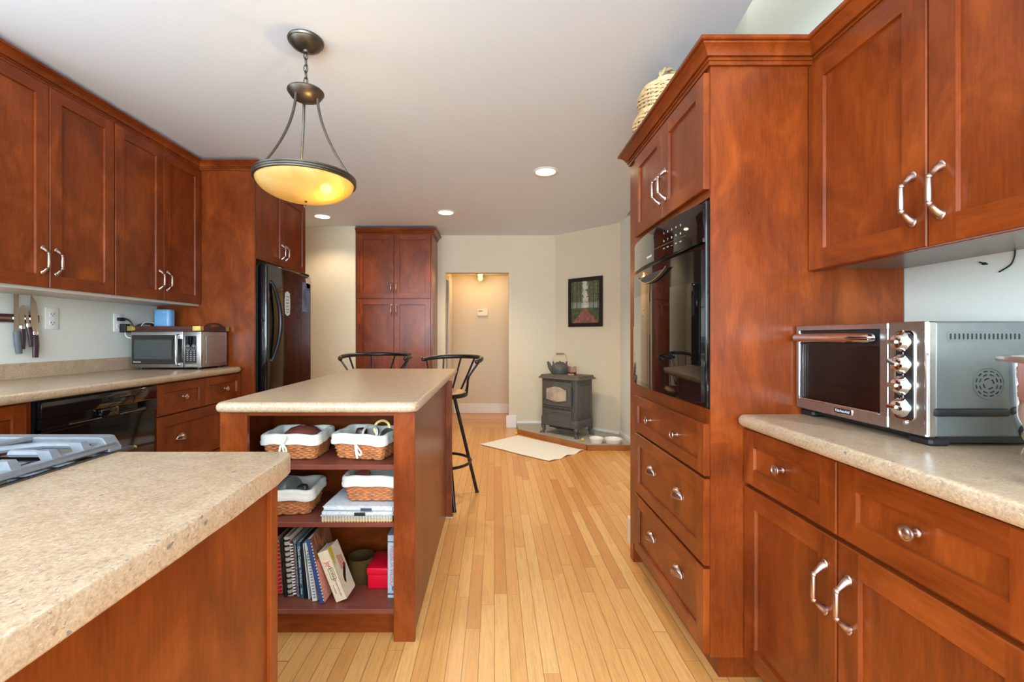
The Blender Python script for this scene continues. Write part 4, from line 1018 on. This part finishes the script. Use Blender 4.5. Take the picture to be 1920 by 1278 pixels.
def bow_mesh(kind):
    o = MB(); f = .4
    o.ball((0, -.004, 0), (.007, .006, .006), 10)
    if kind == 'up':
        o.tube(smooth([(0, -.004, 0), (.004, -.008, .022), (.013, -.009, .034), (.014, -.008, .02), (.003, -.005, .002)]), .0042, 8, flat=f, up=(0, 1, 0))
        o.tube(smooth([(0, -.004, 0), (.014, -.01, -.012), (.02, -.012, -.026), (.012, -.012, -.034), (.006, -.009, -.02), (.001, -.005, -.003)]), .0042, 8, flat=f, up=(0, 1, 0))
        o.tube(smooth([(0, -.004, 0), (-.006, -.008, -.012), (-.008, -.012, -.04)]), .0042, 8, flat=f, up=(0, 1, 0))
    elif kind == 'down':
        o.tube(smooth([(0, -.004, 0), (-.02, -.008, .003), (-.034, -.008, .006)]), .004, 8, flat=f, up=(0, 1, 0))
        o.tube(smooth([(0, -.004, 0), (.014, -.01, -.012), (.03, -.013, -.03), (.026, -.013, -.042), (.014, -.012, -.032), (.002, -.005, -.003)]), .004, 8, flat=f, up=(0, 1, 0))
        o.tube(smooth([(0, -.004, 0), (.006, -.011, -.024), (.014, -.013, -.056)]), .0048, 8, flat=f, up=(0, 1, 0))
    else:
        o.tube(smooth([(0, -.004, 0), (.012, -.009, .012), (.006, -.01, .03), (-.008, -.008, .03), (-.006, -.005, .008)]), .004, 8, flat=f, up=(0, 1, 0))
        o.tube(smooth([(0, -.004, 0), (.02, -.011, -.012), (.032, -.014, -.03), (.026, -.014, -.046), (.012, -.013, -.04), (.004, -.006, -.01)]), .0045, 8, flat=f, up=(0, 1, 0))
        o.tube(smooth([(0, -.004, 0), (.006, -.011, -.03), (.004, -.014, -.074)]), .0055, 8, flat=f, up=(0, 1, 0))
    return o
BW, BD, BH = .222, .185, .105
wv_me = weave(BW - .028, BD - .028, BW, BD, .02, .004, BH - .02, 11, 22, .0042, .0032).mesh('wickerwork', WICKER, 60)
core_me = shell(BW - .028, BD - .028, BW, BD, .02, .004, BH - .006, .004).mesh('core', WICKDK, 40)
lin_me = liner_mesh(BW + .002, BD + .002, .022, BH - .004, .036).mesh('cloth_liner', CLOTHW, 60)
def basket(label, x, y, z, rz, bow, bx=0):
    t = thing('wicker_basket', label, 'basket', (x, y, z), R(rz), 'cloth-lined baskets on the island shelves')
    w = link('wickerwork', wv_me, t); link('core', core_me, w); link('cloth_liner', lin_me, t)
    if bow: bow_mesh(bow).build('bow', CLOTHW, t, 60, (bx, -BD / 2 - .012, BH - .034))
    return t
SH1, SH2, SH3 = .672, .449, .123
basket('cloth-lined wicker basket with reddish-brown pot, top shelf of the island, left', -.822, 1.772 + BD / 2, SH1, 0, 'up', -.02)
basket('cloth-lined wicker basket full of jar rings, top shelf of the island, right', -.532, 1.772 + BD / 2, SH1, -11, 'down', .0)
basket('cloth-lined wicker basket holding a grey glass jar, middle shelf of the island', -.855, 1.768 + BD / 2, SH2, 5, 'tail', -.062)
NZ = SH2 + .062
basket('cloth-lined wicker basket standing on the stack of newspapers, middle shelf', -.488, 1.755 + BD / 2, NZ, 0, None)
# basket contents
t = thing('clay_pot', 'reddish-brown rounded clay pot lying in the upper left basket', 'pot', (-.815, 1.885, SH1 + .046))
MB().lathe([(0, 0), (.05, 0), (.062, .012), (.074, .03), (.072, .045), (.05, .063), (.02, .072), (0, .073)], 36).build('pot', TERRA, t, 60)
MB().ball((0, 0, .072), (.012, .012, .006), 12).build('lid_knob', TERRA, t)
def ring(label, x, y, z, r_, rx, rz, m=STEEL):
    o = MB().lathe([(r_, -.007), (r_ + .0015, -.007), (r_ + .0015, .007), (r_ - .008, .007), (r_ - .008, .006), (r_, .006), (r_, -.007)], 32).build('jar_ring', m, None, 40)
    o.location = (x, y, z); o.rotation_euler = (R(rx), 0, R(rz)); tag(o, label, 'jar ring', 'jar rings in the upper right basket'); return o
bzz = SH1 + .10
ring('bright steel jar ring tilted up in the middle of the upper right basket', -.515, 1.842, bzz - .006, .035, 68, -12, STEEL)
ring('gold-toned jar ring standing behind the others in the upper right basket', -.482, 1.90, bzz + .004, .034, 70, 10, plain('gold_tin', srgb(214, 184, 120), .3, 1, .05))
ring('grey jar ring at the right front of the upper right basket', -.446, 1.84, bzz - .018, .033, 62, -30, STEEL)
ring('inner grey jar ring nested in the right front of the basket', -.446, 1.85, bzz - .02, .024, 62, -30, STEEL)
t = thing('dark_jar', 'small dark brown jar in the upper right basket behind the rings', 'jar', (-.565, 1.885, SH1 + .05)); 
MB().lathe([(0, 0), (.022, 0), (.025, .01), (.025, .045), (.02, .056), (0, .06)], 20).build('jar', TRAYW, t, 40)
t = thing('dark_cup', 'brown cup lying at the left of the upper right basket', 'cup', (-.605, 1.845, SH1 + .048)); t.rotation_euler = (R(14), 0, 0)
MB().lathe([(0, 0), (.018, 0), (.026, .035), (.024, .035), (.016, .004), (0, .004)], 20).build('cup', TERRA, t, 40)
t = thing('glass_jar', 'grey glass jar lying tilted in the middle-shelf basket', 'jar', (-.862, 1.83, SH2 + .080)); t.rotation_euler = (0, R(62), R(-16))
MB().lathe([(0, -.05), (.046, -.05), (.05, -.04), (.05, .045), (.042, .06), (.036, .066), (.036, .082), (.033, .082), (.033, .064), (.046, .04), (.046, -.044), (0, -.046)], 32, xf=ROT(180, 'X')).build('jar_body', GREYGL, t, 50)
ring('steel jar ring beside the grey glass jar in the middle-shelf basket', -.792, 1.815, SH2 + .088, .03, 30, -20, STEEL)['group'] = 'loose jar rings'
t = thing('brown_lid', 'small brown saucer just showing over the rim of the basket on newspapers', 'cap', (-.535, 1.80, NZ + .092)); t.rotation_euler = (R(30), 0, 0)  # a small brown lid
MB().lathe([(0, 0), (.03, 0), (.031, .004), (.028, .008), (0, .009)], 24).build('cap', TERRA, t, 40)

# newspapers and notepads
def paper(label, x0, x1, y0, y1, z, h, m, rz, name='newspaper', fold=True):
    rnd = random.Random(int(z * 1e4)); t = thing(name, label, name.replace('_', ' '), ((x0 + x1) / 2, (y0 + y1) / 2, z), R(rz), 'papers under the middle-shelf basket')
    w, d = x1 - x0, y1 - y0; o = MB(); n = 5
    for k in range(n):
        a = -w / 2 + rnd.uniform(-.006, .004); b = w / 2 + rnd.uniform(-.004, .004); c = -d / 2 + rnd.uniform(-.003, .003)
        o.box(a, b, c, d / 2, h * k / n, h * (k + .82) / n, .0008)
    if fold: o.tube([(-w / 2 + .004, -d / 2, h / 2), (w / 2 - .004, -d / 2, h / 2)], h * .48, 8)
    o.build('sheets', m, t, 30); return t
NX0, NX1, NY0, NY1 = -.672, -.392, 1.718, 2.0
z = SH2
def combpad(label, z, m, pm, hh):
    t = thing('spiral_notebook', label, 'notebook', (-.535, 1.86, z), 0, 'papers under the middle-shelf basket')
    MB().box(-.138, .138, -.138, .13, 0, hh, .001).build('pages', pm, t, 0)
    c = MB()
    for k in range(24): 
        x = -.13 + .26 * k / 23; c.tube([(x, -.138 + .007 * math.cos(a * PI / 4) - .002, hh / 2 + (hh / 2 + .0005) * math.sin(a * PI / 4)) for a in range(8)], .0012, 5, True)
    c.build('wire_binding', m, t)
combpad('yellowed wire-bound notebook at the bottom of the paper stack', z, colmat('cream_wire', 230, 216, 178), colmat('yellowed_pages', 206, 178, 124), .012)
combpad('white wire-bound notebook second from the bottom of the paper stack', z + .0125, colmat('white_wire', 232, 230, 226), colmat('grey_pages', 176, 176, 172), .012)
t = paper('folded newspaper with a dark block, lower of the two on the notebooks', NX0, NX1, NY0, NY1, z + .025, .017, NEWS, 1)
MB().box(-.012, .03, -.1505, -.148, .002, .015).build('dark_print', colmat('dark_print', 40, 42, 48), t, 0)
t = paper('folded newspaper on top of the paper stack', NX0 + .01, NX1 + .006, NY0 + .004, NY1 + .0, z + .0425, .018, plain('newsprint_light', srgb(214, 216, 220), .9, 0, .14, 80), -2)
MB().box(.012, .055, -.1515, -.149, .003, .014).build('dark_print', colmat('slate_print', 70, 80, 92), t, 0)

# ---------------------------------------------------------------- books on the bottom shelf
def book(name, label, xf_, yf_, w, h, d, lean, yaw, cover, pages=PAPER, spine=None, th=.002, group='books on the bottom shelf of the island'):
    """x, y: lower left front corner of the spine; leans to the left by lean degrees, yaw about z"""
    t = thing(name, label, 'book', (xf_, yf_, SH3 + .0005 + math.sin(R(lean)) * 0), R(yaw), group)
    M = ROT(-lean, 'Y')
    M = T(0, 0, 0) @ M
    MB().box(0, th, 0, d, 0, h, .0004, xf=M).box(w - th, w, 0, d, 0, h, .0004, xf=M).box(0, w, 0, th, 0, h, .0004, xf=M).build('cover', cover, t, 0)
    MB().box(th, w - th, th, d - .003, .003, h - .003, xf=M).build('pages', pages, t, 0)
    return t, M
def comb(t, M, w, h, m, n=18, r_=None, y=-.003, wide=.62):
    o = MB(); r_ = r_ or w * .5
    for k in range(n):
        z = h * (.05 + .9 * k / (n - 1))
        o.tube([(w / 2 + r_ * math.cos(a * PI / 5), y + r_ * .8 * math.sin(a * PI / 5) + r_ * .3, z) for a in range(10)], h / n * wide * .5, 6, True, xf=M)
    o.build('binding', m, t, 50)
def spine_text(t, M, s, x, z, size, m, sx=1.0, name='spine_lettering'):
    o = text(name, s, size, m, t, (0, 0, 0), (0, 0, 0), 'CENTER', sx, .0002)
    X = M @ T(x, -.0008, z) @ ROT(90, 'X') @ ROT(-90, 'Z')
    o.matrix_local = X; return o
def bx(px, Y): return (px - 927) / (830 / Y)
t, M = book('cookbook', 'tan cookbook with red plastic comb binding, at the left end', bx(519, 1.80), 1.80, .026, .215, .17, 4, 0, colmat('tan_cover', 214, 196, 140)); comb(t, M, .02, .215, REDP, 13, .009, -.004, .72)
t, M = book('cookbook', 'thin dark brown book right of the red comb-bound cookbook', bx(533.5, 1.775), 1.775, .010, .235, .18, 4, 0, colmat('dark_brown_cover', 46, 30, 24))
t, M = book('cookbook', 'cream book with black comb binding', bx(539.5, 1.782), 1.782, .023, .238, .17, 4, 0, colmat('cream_cover', 222, 208, 186)); comb(t, M, .022, .238, BLKM, 11, .011, -.003, .34)
t, M = book('cookbook', 'maroon book with white beaded wire binding', bx(550.5, 1.785), 1.785, .012, .22, .17, 4, 0, colmat('maroon_cover', 130, 36, 52)); comb(t, M, .012, .22, WHITEP, 18, .006, -.003, .5)
t, M = book('cookbook', 'grey wire-bound book left of the teal one', bx(556.5, 1.78), 1.78, .013, .225, .17, 4, 0, colmat('grey_cover', 150, 150, 154)); comb(t, M, .013, .225, STEEL, 30, .006, -.002, .45)
t, M = book('cookbook', 'teal book with white spine lettering', bx(563, 1.77), 1.77, .016, .222, .17, 4, 0, colmat('teal_cover', 46, 86, 104))
spine_text(t, M, 'Classic Cuisine', .008, .165, .014, INKW); spine_text(t, M, 'The Pink Book', .008, .085, .0095, INKW); spine_text(t, M, 'Classic', .008, .027, .009, INKW)
t, M = book('cookbook', 'slim black book right of the teal one', bx(571.5, 1.765), 1.765, .009, .212, .17, 4.5, 0, colmat('black_cover', 26, 28, 30))
t, M = book('cookbook', 'slim white book squeezed beside the black one', bx(578, 1.762), 1.762, .007, .222, .16, 6, 0, colmat('white_cover', 220, 222, 218))
t, M = book('cookbook', 'white book with grey slotted comb binding and green print', bx(585.5, 1.748), 1.748, .021, .232, .17, 8, 0, colmat('white_cover2', 224, 228, 226))
o = MB()
for k in range(17): o.box(.006, .016, -.0012, -.0004, .012 + .0115 * k, .0175 + .0115 * k, xf=M)
o.build('binding', colmat('grey_comb', 132, 136, 138), t, 0); spine_text(t, M, 'Recipes', .004, .17, .010, colmat('green_print', 60, 160, 120))
t, M = book('cookbook', 'blue-spined spiral book with mottled red cover leaning left', bx(599.5, 1.732), 1.732, .02, .256, .17, 12.5, -2, REDCOVER, PAPER)
MB().box(0, .0195, -.0012, .001, 0, .256, .0004, xf=M).build('spine', colmat('navy_spine', 52, 72, 118), t, 0)
o = MB()
for k in range(19): o.ball((.0185, -.0012, .012 + .0125 * k), (.0022, .0022, .0028), 8, xf=M)
o.build('binding', WHITEP, t)
t, M = book('thick_cookbook', 'thick cream cookbook with red title leaning steeply left', bx(630.5, 1.74), 1.74, .046, .205, .092, 22, -3, colmat('ivory_cover', 226, 206, 176), PAPER)
spine_text(t, M, 'Joy', .026, .152, .030, INKR, .5); spine_text(t, M, 'COOKING', .027, .112, .013, INKK)
MB().box(.0165, .0175, -.0012, -.0004, .088, .134, xf=M).box(.0365, .0375, -.0012, -.0004, .088, .134, xf=M).box(.0165, .0375, -.0012, -.0004, .088, .0895, xf=M).box(.0165, .0375, -.0012, -.0004, .1325, .134, xf=M).build('spine_frame', INKK, t, 0)
spine_text(t, M, 'The classic kitchen guide', .030, .052, .0065, INKK); spine_text(t, M, 'for every table', .014, .05, .006, INKK)
cv = MB()
for k in range(4): cv.box(.0460, .0464, .040 + .010 * k, .0445 + .010 * k, .10, .16 - .004 * k, xf=M)
cv.build('cover_lettering', INKR, t, 0)
MB().add([(.0463, .030, .058), (.0463, .038, .044), (.0463, .046, .056), (.0463, .046, .06), (.0463, .082, .105), (.0463, .072, .120), (.0463, .034, .078)], [(0, 1, 2, 3, 4, 5, 6)], xf=M).build('cover_arrow', INKK, t, 0)
MB().add([(.0463, .002, .208), (.0463, .03, .208), (.0463, .024, .16), (.0463, .01, .13)], [(0, 1, 2, 3)], xf=M).build('cover_flash', colmat('mustard', 206, 170, 40), t, 0)
t = thing('brown_glass_bowl', 'brown glass tumbler-shaped bowl behind the leaning cookbook', 'glass bowl', (-.572, 1.905, SH3 + .0005))
MB().lathe([(0, 0), (.046, 0), (.051, .006), (.054, .05), (.056, .105), (.053, .105), (.050, .05), (.046, .01), (0, .008)], 40).build('bowl', BROWNGL, t, 50)
t = thing('red_box', 'bright red plastic lidded box on the bottom shelf', 'box', (-.472, 1.905, SH3 + .0005))
MB().box(-.054, .054, -.073, .073, 0, .066, .007, 0, 3).build('base', REDP, t, 40)
MB().box(-.057, .057, -.076, .076, .058, .088, .006, 0, 3).build('lid', REDP, t, 40)
t, M = book('tape_case', 'pale blue and white boxed case standing right of the red box', -.428, 1.772, .036, .25, .12, 0, 0, plain('pale_blue_marbled', srgb(188, 198, 208), .35, 0, .14, 14), plain('pale_blue_marbled_core', srgb(178, 190, 200), .35, 0, .14, 14))
spine_text(t, M, 'NEDIDA', .018, .165, .026, colmat('pale_red_print', 214, 130, 116), .9); spine_text(t, M, 'VIDEO', .018, .082, .026, colmat('pale_red_print', 214, 130, 116), .9)
for xa, xb, za, zb_ in ((.0, .036, .222, .226), (.0, .036, .012, .018), (.018, .03, .03, .046)): MB().box(xa, xb, -.0008, .0003, za, zb_).build('printed_band', colmat('slate_print', 70, 80, 92), t, 0)
text('printed_numeral', '2', .012, INKW, t, (.024, -.001, .038), (PI / 2, 0, 0), depth=.0001)

# ---------------------------------------------------------------- bar stools
def stool(label, x, y, rz, a0, a1, base=0):
    t = thing('bar_stool', label, 'bar stool', (x, y, 0), R(rz), 'black metal bar stools')
    MB().lathe([(0, .78), (.12, .782), (.165, .776), (.182, .764), (.184, .752), (.18, .745), (0, .742)], 40).build('seat', TANVINYL, t, 50)
    MB().lathe([(.186, .768), (.193, .762), (.194, .75), (.188, .738), (.15, .73), (.06, .725), (.06, .742), (.18, .744), (.186, .768)], 40).cyl((0, 0, .69), (0, 0, .73), .055, .07, 20).build('seat_frame', BLKSTEEL, t, 50)
    for k in range(4):
        a = R(45 + 90 * k + base - rz); c, s_ = math.cos(a), math.sin(a)
        l = MB().tube([(.10 * c, .10 * s_, .728), (.28 * c, .28 * s_, .006)], .0125, 12).build('leg', BLKSTEEL, t)
        MB().tube([(.2795 * c, .2795 * s_, .012), (.282 * c, .282 * s_, 0)], .0138, 12).build('foot_cap', BLKM, l)
    MB().tube([(.213 * math.cos(2 * PI * k / 48), .213 * math.sin(2 * PI * k / 48), .27) for k in range(48)], .0105, 10, True).build('foot_ring', BLKSTEEL, t)
    rail = []; n = 28; ZT = 1.01
    def rp(q):
        a = R(a0 + (a1 - a0) * q); r_ = .285 + .008 * math.sin(PI * q); return (r_ * math.cos(a), r_ * math.sin(a) + .07, ZT - .022 * abs(2 * q - 1) ** 2.5)
    for k in range(n + 1): rail.append(rp(k / n))
    MB().tube(rail, [.017] * (n + 1), 12, up=(0, 0, 1)).ball(rail[0], .0175, 12).ball(rail[-1], .0175, 12).build('back_rail', BLKSTEEL, t)
    for k in range(6):
        q = .035 + .93 * k / 5; tp = Vector(rp(q)); a = math.atan2(tp.y, tp.x); bt = Vector((.187 * math.cos(a), .187 * math.sin(a), .755))
        md = bt.lerp(tp, .5) - Vector((tp.x, tp.y, 0)).normalized() * (.03 if tp.y < .15 else -.004)
        P = smooth([bt, bt.lerp(md, .5), md, tp - Vector((0, 0, .008))], 5)
        MB().tube(P, .0075, 8).build('spindle', BLKSTEEL, t)
    return t
stool('black bar stool at the near right corner of the island end, tan seat showing', -.385, 3.20, 0, -24, 128, -20)
stool('black bar stool behind the far end of the island, in front of the pantry', -.985, 3.62, 0, -22, 206, 20)

# ---------------------------------------------------------------- iron stove, kettle and the corner
SX, SY = .831, 5.084; HZT = .0555
t = thing('iron_stove', 'black cast iron stove with a glass door standing on the corner hearth', 'stove', (SX, SY, HZT), math.atan2(-.694, .720))
w2, d2 = .245, .165
def ostove(x0, x1, y0, y1, z0, z1, r_, b=.003): return MB().prism(rrect(x0, x1, y0, y1, r_, 5), z0, z1, b, 2)
ostove(-w2, w2, -d2, d2, .19, .635, .035).build('body', CASTIRON, t, 35)
ostove(-w2 - .008, w2 + .008, -d2 - .008, d2 + .008, .10, .195, .04, .006).build('base_skirt', CASTIRON, t, 35)
MB().prism(rrect(-w2 - .035, w2 + .035, -d2 - .03, d2 + .03, .045, 6), .632, .65, .006, 3).prism(rrect(-w2 - .02, w2 + .02, -d2 - .015, d2 + .015, .04, 6), .645, .662, .004, 2).build('top_plate', CASTTOP, t, 35)
MB().prism(rrect(-w2 - .01, w2 + .008, -d2 - .0, d2 + .005, .015, 4), .661, .673, .003, 2).build('cooking_lid', CASTTOP, t, 35)
fy = -d2
def arch(x0, x1, z0, z1, up, dn, n=14):
    top = [(x0 + (x1 - x0) * k / n, z1 + up * (math.sin(PI * k / n) ** 1.3)) for k in range(n + 1)]
    bot = [(x1 - (x1 - x0) * k / n, z0 - dn * (math.sin(PI * k / n) ** 1.3)) for k in range(n + 1)]
    return bot[::-1][::-1] + top[::1] if False else ([(x0, z0)] + bot[::-1][1:-1] + [(x1, z0)] + top[::-1])
XZ = ROT(90, 'X')       # (x, y) drawing -> (x, z), extruded toward -y
def face(poly, y, th, bev=.002): return MB().prism(poly, 0, th, bev, 2, xf=T(0, y, 0) @ XZ)
dr = face(rrect(-.205, .185, .335, .60, .01, 3), fy + .004, .018).build('door', CASTIRON, t, 35)
face(arch(-.158, .122, .40, .52, .035, .022), fy - .0135, .004, .001).build('door_glass', plain('mottled_tan_stove_glass', srgb(176, 158, 138), .15, 0, .3, 9), dr, 30)  # pale tan glass with random mottling
fr = arch(-.158, .122, .40, .52, .035, .022); MB().tube([(x, fy - .016, z) for x, z in fr], .005, 8, True).build('door_moulding', CASTIRON, dr)
MB().tube([(.196, fy - .018, .36), (.196, fy - .02, .56)], .006, 8).tube([(.196, fy - .018, .53), (.196, fy - .03, .55)], .007, 8).build('latch', BLKM, dr)
MB().ball((-.19, fy - .018, .40), .008, 10).build('door_knob', BLKM, dr)
for z in (.31, .612):
    v = MB().box(-.205, .185, fy - .012, fy + .004, z - .012, z + .012, .003).build('vent_bar', CASTIRON, t, 0); s_ = MB()
    for k in range(5): s_.box(-.195 + .076 * k, -.135 + .076 * k, fy - .0128, fy - .011, z - .004, z + .004)
    s_.build('vent_slot', BLKM, v, 0)
ap = face(rrect(-.2, .185, .115, .29, .006, 3), fy - .002, .012).build('ash_door', CASTIRON, t, 35)
pp = arch(-.18, .165, .145, .235, .028, -.012); MB().tube([(x, fy - .014, z) for x, z in pp], .0045, 8, True).build('panel_moulding', CASTIRON, ap)
for x in (.20, .222): MB().tube([(x, fy - .002, .2), (x, fy - .002, .62)], .009, 10).build('corner_rib', CASTIRON, t)
sp = MB().box(w2 - .004, w2 + .006, -.125, .125, .215, .60, .004).build('side_panel', CASTIRON, t, 0)
MB().tube([(w2 + .006, y, z) for y, z in ((-.10, .24), (.10, .24), (.10, .575), (-.10, .575))], .005, 8, True).build('panel_moulding', CASTIRON, sp)
sp = MB().box(-w2 - .006, -w2 + .004, -.125, .125, .215, .60, .004).build('side_panel', CASTIRON, t, 0)
MB().box(-.17, .17, -.12, .12, .07, .1005, .01).build('ash_pan', BLKM, t, 0)
for sx in (1, -1):
    for sy in (1, -1):
        P = smooth([(sx * .20, sy * .125, .14), (sx * .225, sy * .145, .09), (sx * .215, sy * .14, .045), (sx * .232, sy * .152, .008)], 6); rr = [.036 - .020 * min(1, k / 13) for k in range(len(P))]
        MB().tube(P, rr, 12).lathe([(0, 0), (.028, 0), (.026, .012), (.014, .02), (0, .022)], 16, 0, T(sx * .235, sy * .154, 0)).build('leg', CASTIRON, t, 60)
ux, uy = Vector((.720, -.694)), Vector((.697, .718)); STZ = HZT + .673
def on_stove(lx, ly): return (SX + ux.x * lx + uy.x * ly, SY + ux.y * lx + uy.y * ly, STZ + .0005)
t = thing('kettle', 'black iron kettle with coiled wire handle on top of the stove', 'kettle', on_stove(-.135, .055))
MB().lathe([(0, 0), (.098, 0), (.104, .012), (.104, .035), (.108, .05), (.103, .08), (.085, .108), (.06, .122), (.055, .126), (0, .128)], 40).build('body', CASTIRON, t, 40)
MB().lathe([(0, .126), (.05, .127), (.05, .133), (.03, .138), (.01, .14), (.008, .15), (0, .152)], 28).build('lid', CASTIRON, t, 40)
MB().tube(smooth([(-.085, 0, .035), (-.115, 0, .075), (-.13, 0, .115), (-.145, 0, .14)]), [.03 - .017 * k / 18 for k in range(19)], 12, up=(0, 1, 0)).build('spout', CASTIRON, t)
for sx in (1, -1): MB().box(sx * .078 - .009, sx * .078 + .009, -.006, .006, .105, .145, .003).build('handle_lug', CASTIRON, t, 0)
hd = MB().tube(smooth([(-.078, 0, .138), (-.084, 0, .17), (-.072, 0, .20), (-.045, 0, .232), (.045, 0, .232), (.072, 0, .20), (.084, 0, .17), (.078, 0, .138)]), .0035, 8).build('handle', STEEL, t)
co = MB(); co.tube([(-.045 + .09 * k / 120, .011 * math.cos(k * .65), .232 + .011 * math.sin(k * .65)) for k in range(121)], .0026, 6).build('coil_grip', STEEL, hd)
t = thing('glass_tumbler', 'pink frosted glass with a red candle base on the stove', 'glass', on_stove(.075, -.005))
MB().lathe([(0, 0), (.047, 0), (.049, .004), (.05, .098), (.047, .098), (.046, .022), (0, .02)], 32).build('tumbler', PINKGL, t, 40)
MB().lathe([(0, .021), (.045, .021), (.045, .033), (0, .034)], 28).build('candle', WAX, t, 30)
# framed picture on the angled wall
na = Vector((-.7016, -.7126)); ang = math.atan2(.713, .7)
pc = Vector((.931 + 1.274, 5.521 + 5.183)) / 2 + na * .001
t = thing('framed_picture', 'framed painting of a tree-lined red lane on the angled wall', 'picture', (pc.x, pc.y, 1.582), math.atan2(5.183 - 5.521, 1.274 - .931))
pw, ph = .482, .595; f = MB()
for a in ((-pw / 2, pw / 2, -ph / 2, -ph / 2 + .045), (-pw / 2, pw / 2, ph / 2 - .045, ph / 2), (-pw / 2, -pw / 2 + .045, -ph / 2 + .045, ph / 2 - .045), (pw / 2 - .045, pw / 2, -ph / 2 + .045, ph / 2 - .045)):
    f.box(a[0], a[1], -.022, -.001, a[2], a[3], .003)
f.build('frame', colmat('dark_frame', 30, 24, 22, .4), t, 0)
MB().box(-pw / 2 + .043, pw / 2 - .043, -.011, -.004, -ph / 2 + .043, ph / 2 - .043).build('painting', PAINTING, t, 0)
# dishes, toys, mat
for x, y, r_, h, lab in ((1.068, 4.635, .072, .055, 'white ceramic pet dish nearer the stove foot'), (1.238, 4.62, .09, .05, 'wider white ceramic pet dish by the right wall')):
    t = thing('pet_dish', lab, 'dish', (x, y, HZT), 0, 'pet dishes on the hearth')
    MB().lathe([(0, 0), (r_ * .80, 0), (r_ * .84, .004), (r_ * .92, h * .72), (r_ * 1.0, h * .76), (r_ * 1.02, h * .97), (r_ * .96, h), (r_ * .86, h * .8), (r_ * .76, .01), (0, .008)], 40).build('dish', CERAM, t, 50)
t = thing('toy_ball', 'tiny yellow ball beside the stove foot on the hearth', 'toy', (.937, 4.70, HZT)); MB().ball((0, 0, .017), .017, 14).build('ball', YELL, t)
t = thing('toy_ball', 'yellow ball on the floor at the left end of the hearth', 'toy', (.262, 5.27, 0)); MB().ball((0, 0, .016), (.016, .016, .016), 14).build('ball', YELL, t)
cs = [Vector(p) for p in ((-.155, 4.77), (.275, 5.20), (.915, 4.515), (.515, 4.11))]
mo = (.38, 4.65); n = 30; vs = []; rnd = random.Random(5)
def edge(q, a, f1, f2): return a * (math.sin(q * 11 + f1) + .6 * math.sin(q * 23 + f2))
for j in range(n + 1):
    for i in range(n + 1):
        u, v = i / n, j / n; p = (cs[0] * (1 - u) + cs[1] * u) * (1 - v) + (cs[3] * (1 - u) + cs[2] * u) * v
        ed = max(0, (v - .8) / .2) ** 2 + max(0, (.12 - u) / .12) ** 2
        z = .0065 + .0015 * math.sin(u * 9 + v * 5) * math.sin(v * 7) + ed * (.004 + .005 * math.sin(u * 16) )
        vs.append((p.x - mo[0] + .006 * math.sin(v * 13) * (u - .5), p.y - mo[1] + .012 * math.sin(u * 14 + 1) * (v > .9), max(.0045, z)))
vb = [(x, y, z - .0042) for x, y, z in vs]; N = n + 1; fs = []
for j in range(n):
    for i in range(n): k = j * N + i; fs += [(k, k + 1, k + N + 1, k + N), (k + N * N, k + N + N * N, k + N + 1 + N * N, k + 1 + N * N)]
for i in range(n):
    for a, b in ((i, i + 1), (n * N + i + 1, n * N + i), ((i + 1) * N, i * N), (i * N + n, (i + 1) * N + n)): fs.append((b, a, a + N * N, b + N * N))
o = MB().add(vs + vb, fs).build('floor_mat', MATW, None, 50); o.location = (mo[0], mo[1], 0); tag(o, 'white cotton mat lying on the floor in front of the hearth', 'mat')
# thermostat
t = thing('thermostat', 'ivory thermostat on the hall wall seen through the opening', 'thermostat', (-.178, 6.74, 1.53))
MB().box(-.08, .08, -.03, -.0005, -.055, .05, .008, 0, 2).build('case', BEIGEP, t, 40)
MB().box(-.062, .0, -.0312, -.028, .01, .03, .001).build('display', colmat('lcd_grey', 96, 98, 84, .3), t, 0)
MB().box(-.07, .07, -.033, -.028, -.05, -.02, .003).build('flap', BEIGEP, t, 0)
# willow basket on top of the oven cabinet
t = thing('willow_basket', 'blond willow basket with a hoop handle on top of the oven cabinet', 'basket', (.872, 2.13, 2.1205))
def tub(w0, w1, z0, z1, rows, stk, nm):
    p = weave(w0, w0 * .96, w1, w1 * .96, w0 * .4, z0, z1, rows, stk, .0038, .0048).build(nm, WILLOW, t, 60)
    shell(w0, w0 * .96, w1, w1 * .96, w0 * .4, z0, z1, .006).build('core', WILLOWD, p, 40)
    for z, w in ((z1 + .003, w1), (z1 + .012, w1)):
        P = rr_path(w, w * .96, w * .4, 48); 
        MB().tube([(a, b, z + .003 * math.sin(k * 1.3)) for k, (a, b) in enumerate(P)], .0075, 8, True).build('rim_braid', WILLOW, p)
tub(.33, .37, .004, .085, 11, 24, 'lower_tub'); tub(.285, .325, .098, .205, 14, 20, 'upper_tub')
hp_ = [(-.122 * math.cos(PI * k / 20), -.122 * math.cos(PI * k / 20), .205 + .105 * math.sin(PI * k / 20)) for k in range(21)]
h = MB(); 
for s_ in (0, 1): h.tube([(x + .005 * math.cos(k * .9 + PI * s_), y - .005 * math.cos(k * .9 + PI * s_), z + .005 * math.sin(k * .9 + PI * s_)) for k, (x, y, z) in enumerate(hp_)], .0065, 8)
h.build('handle', WILLOW, t)
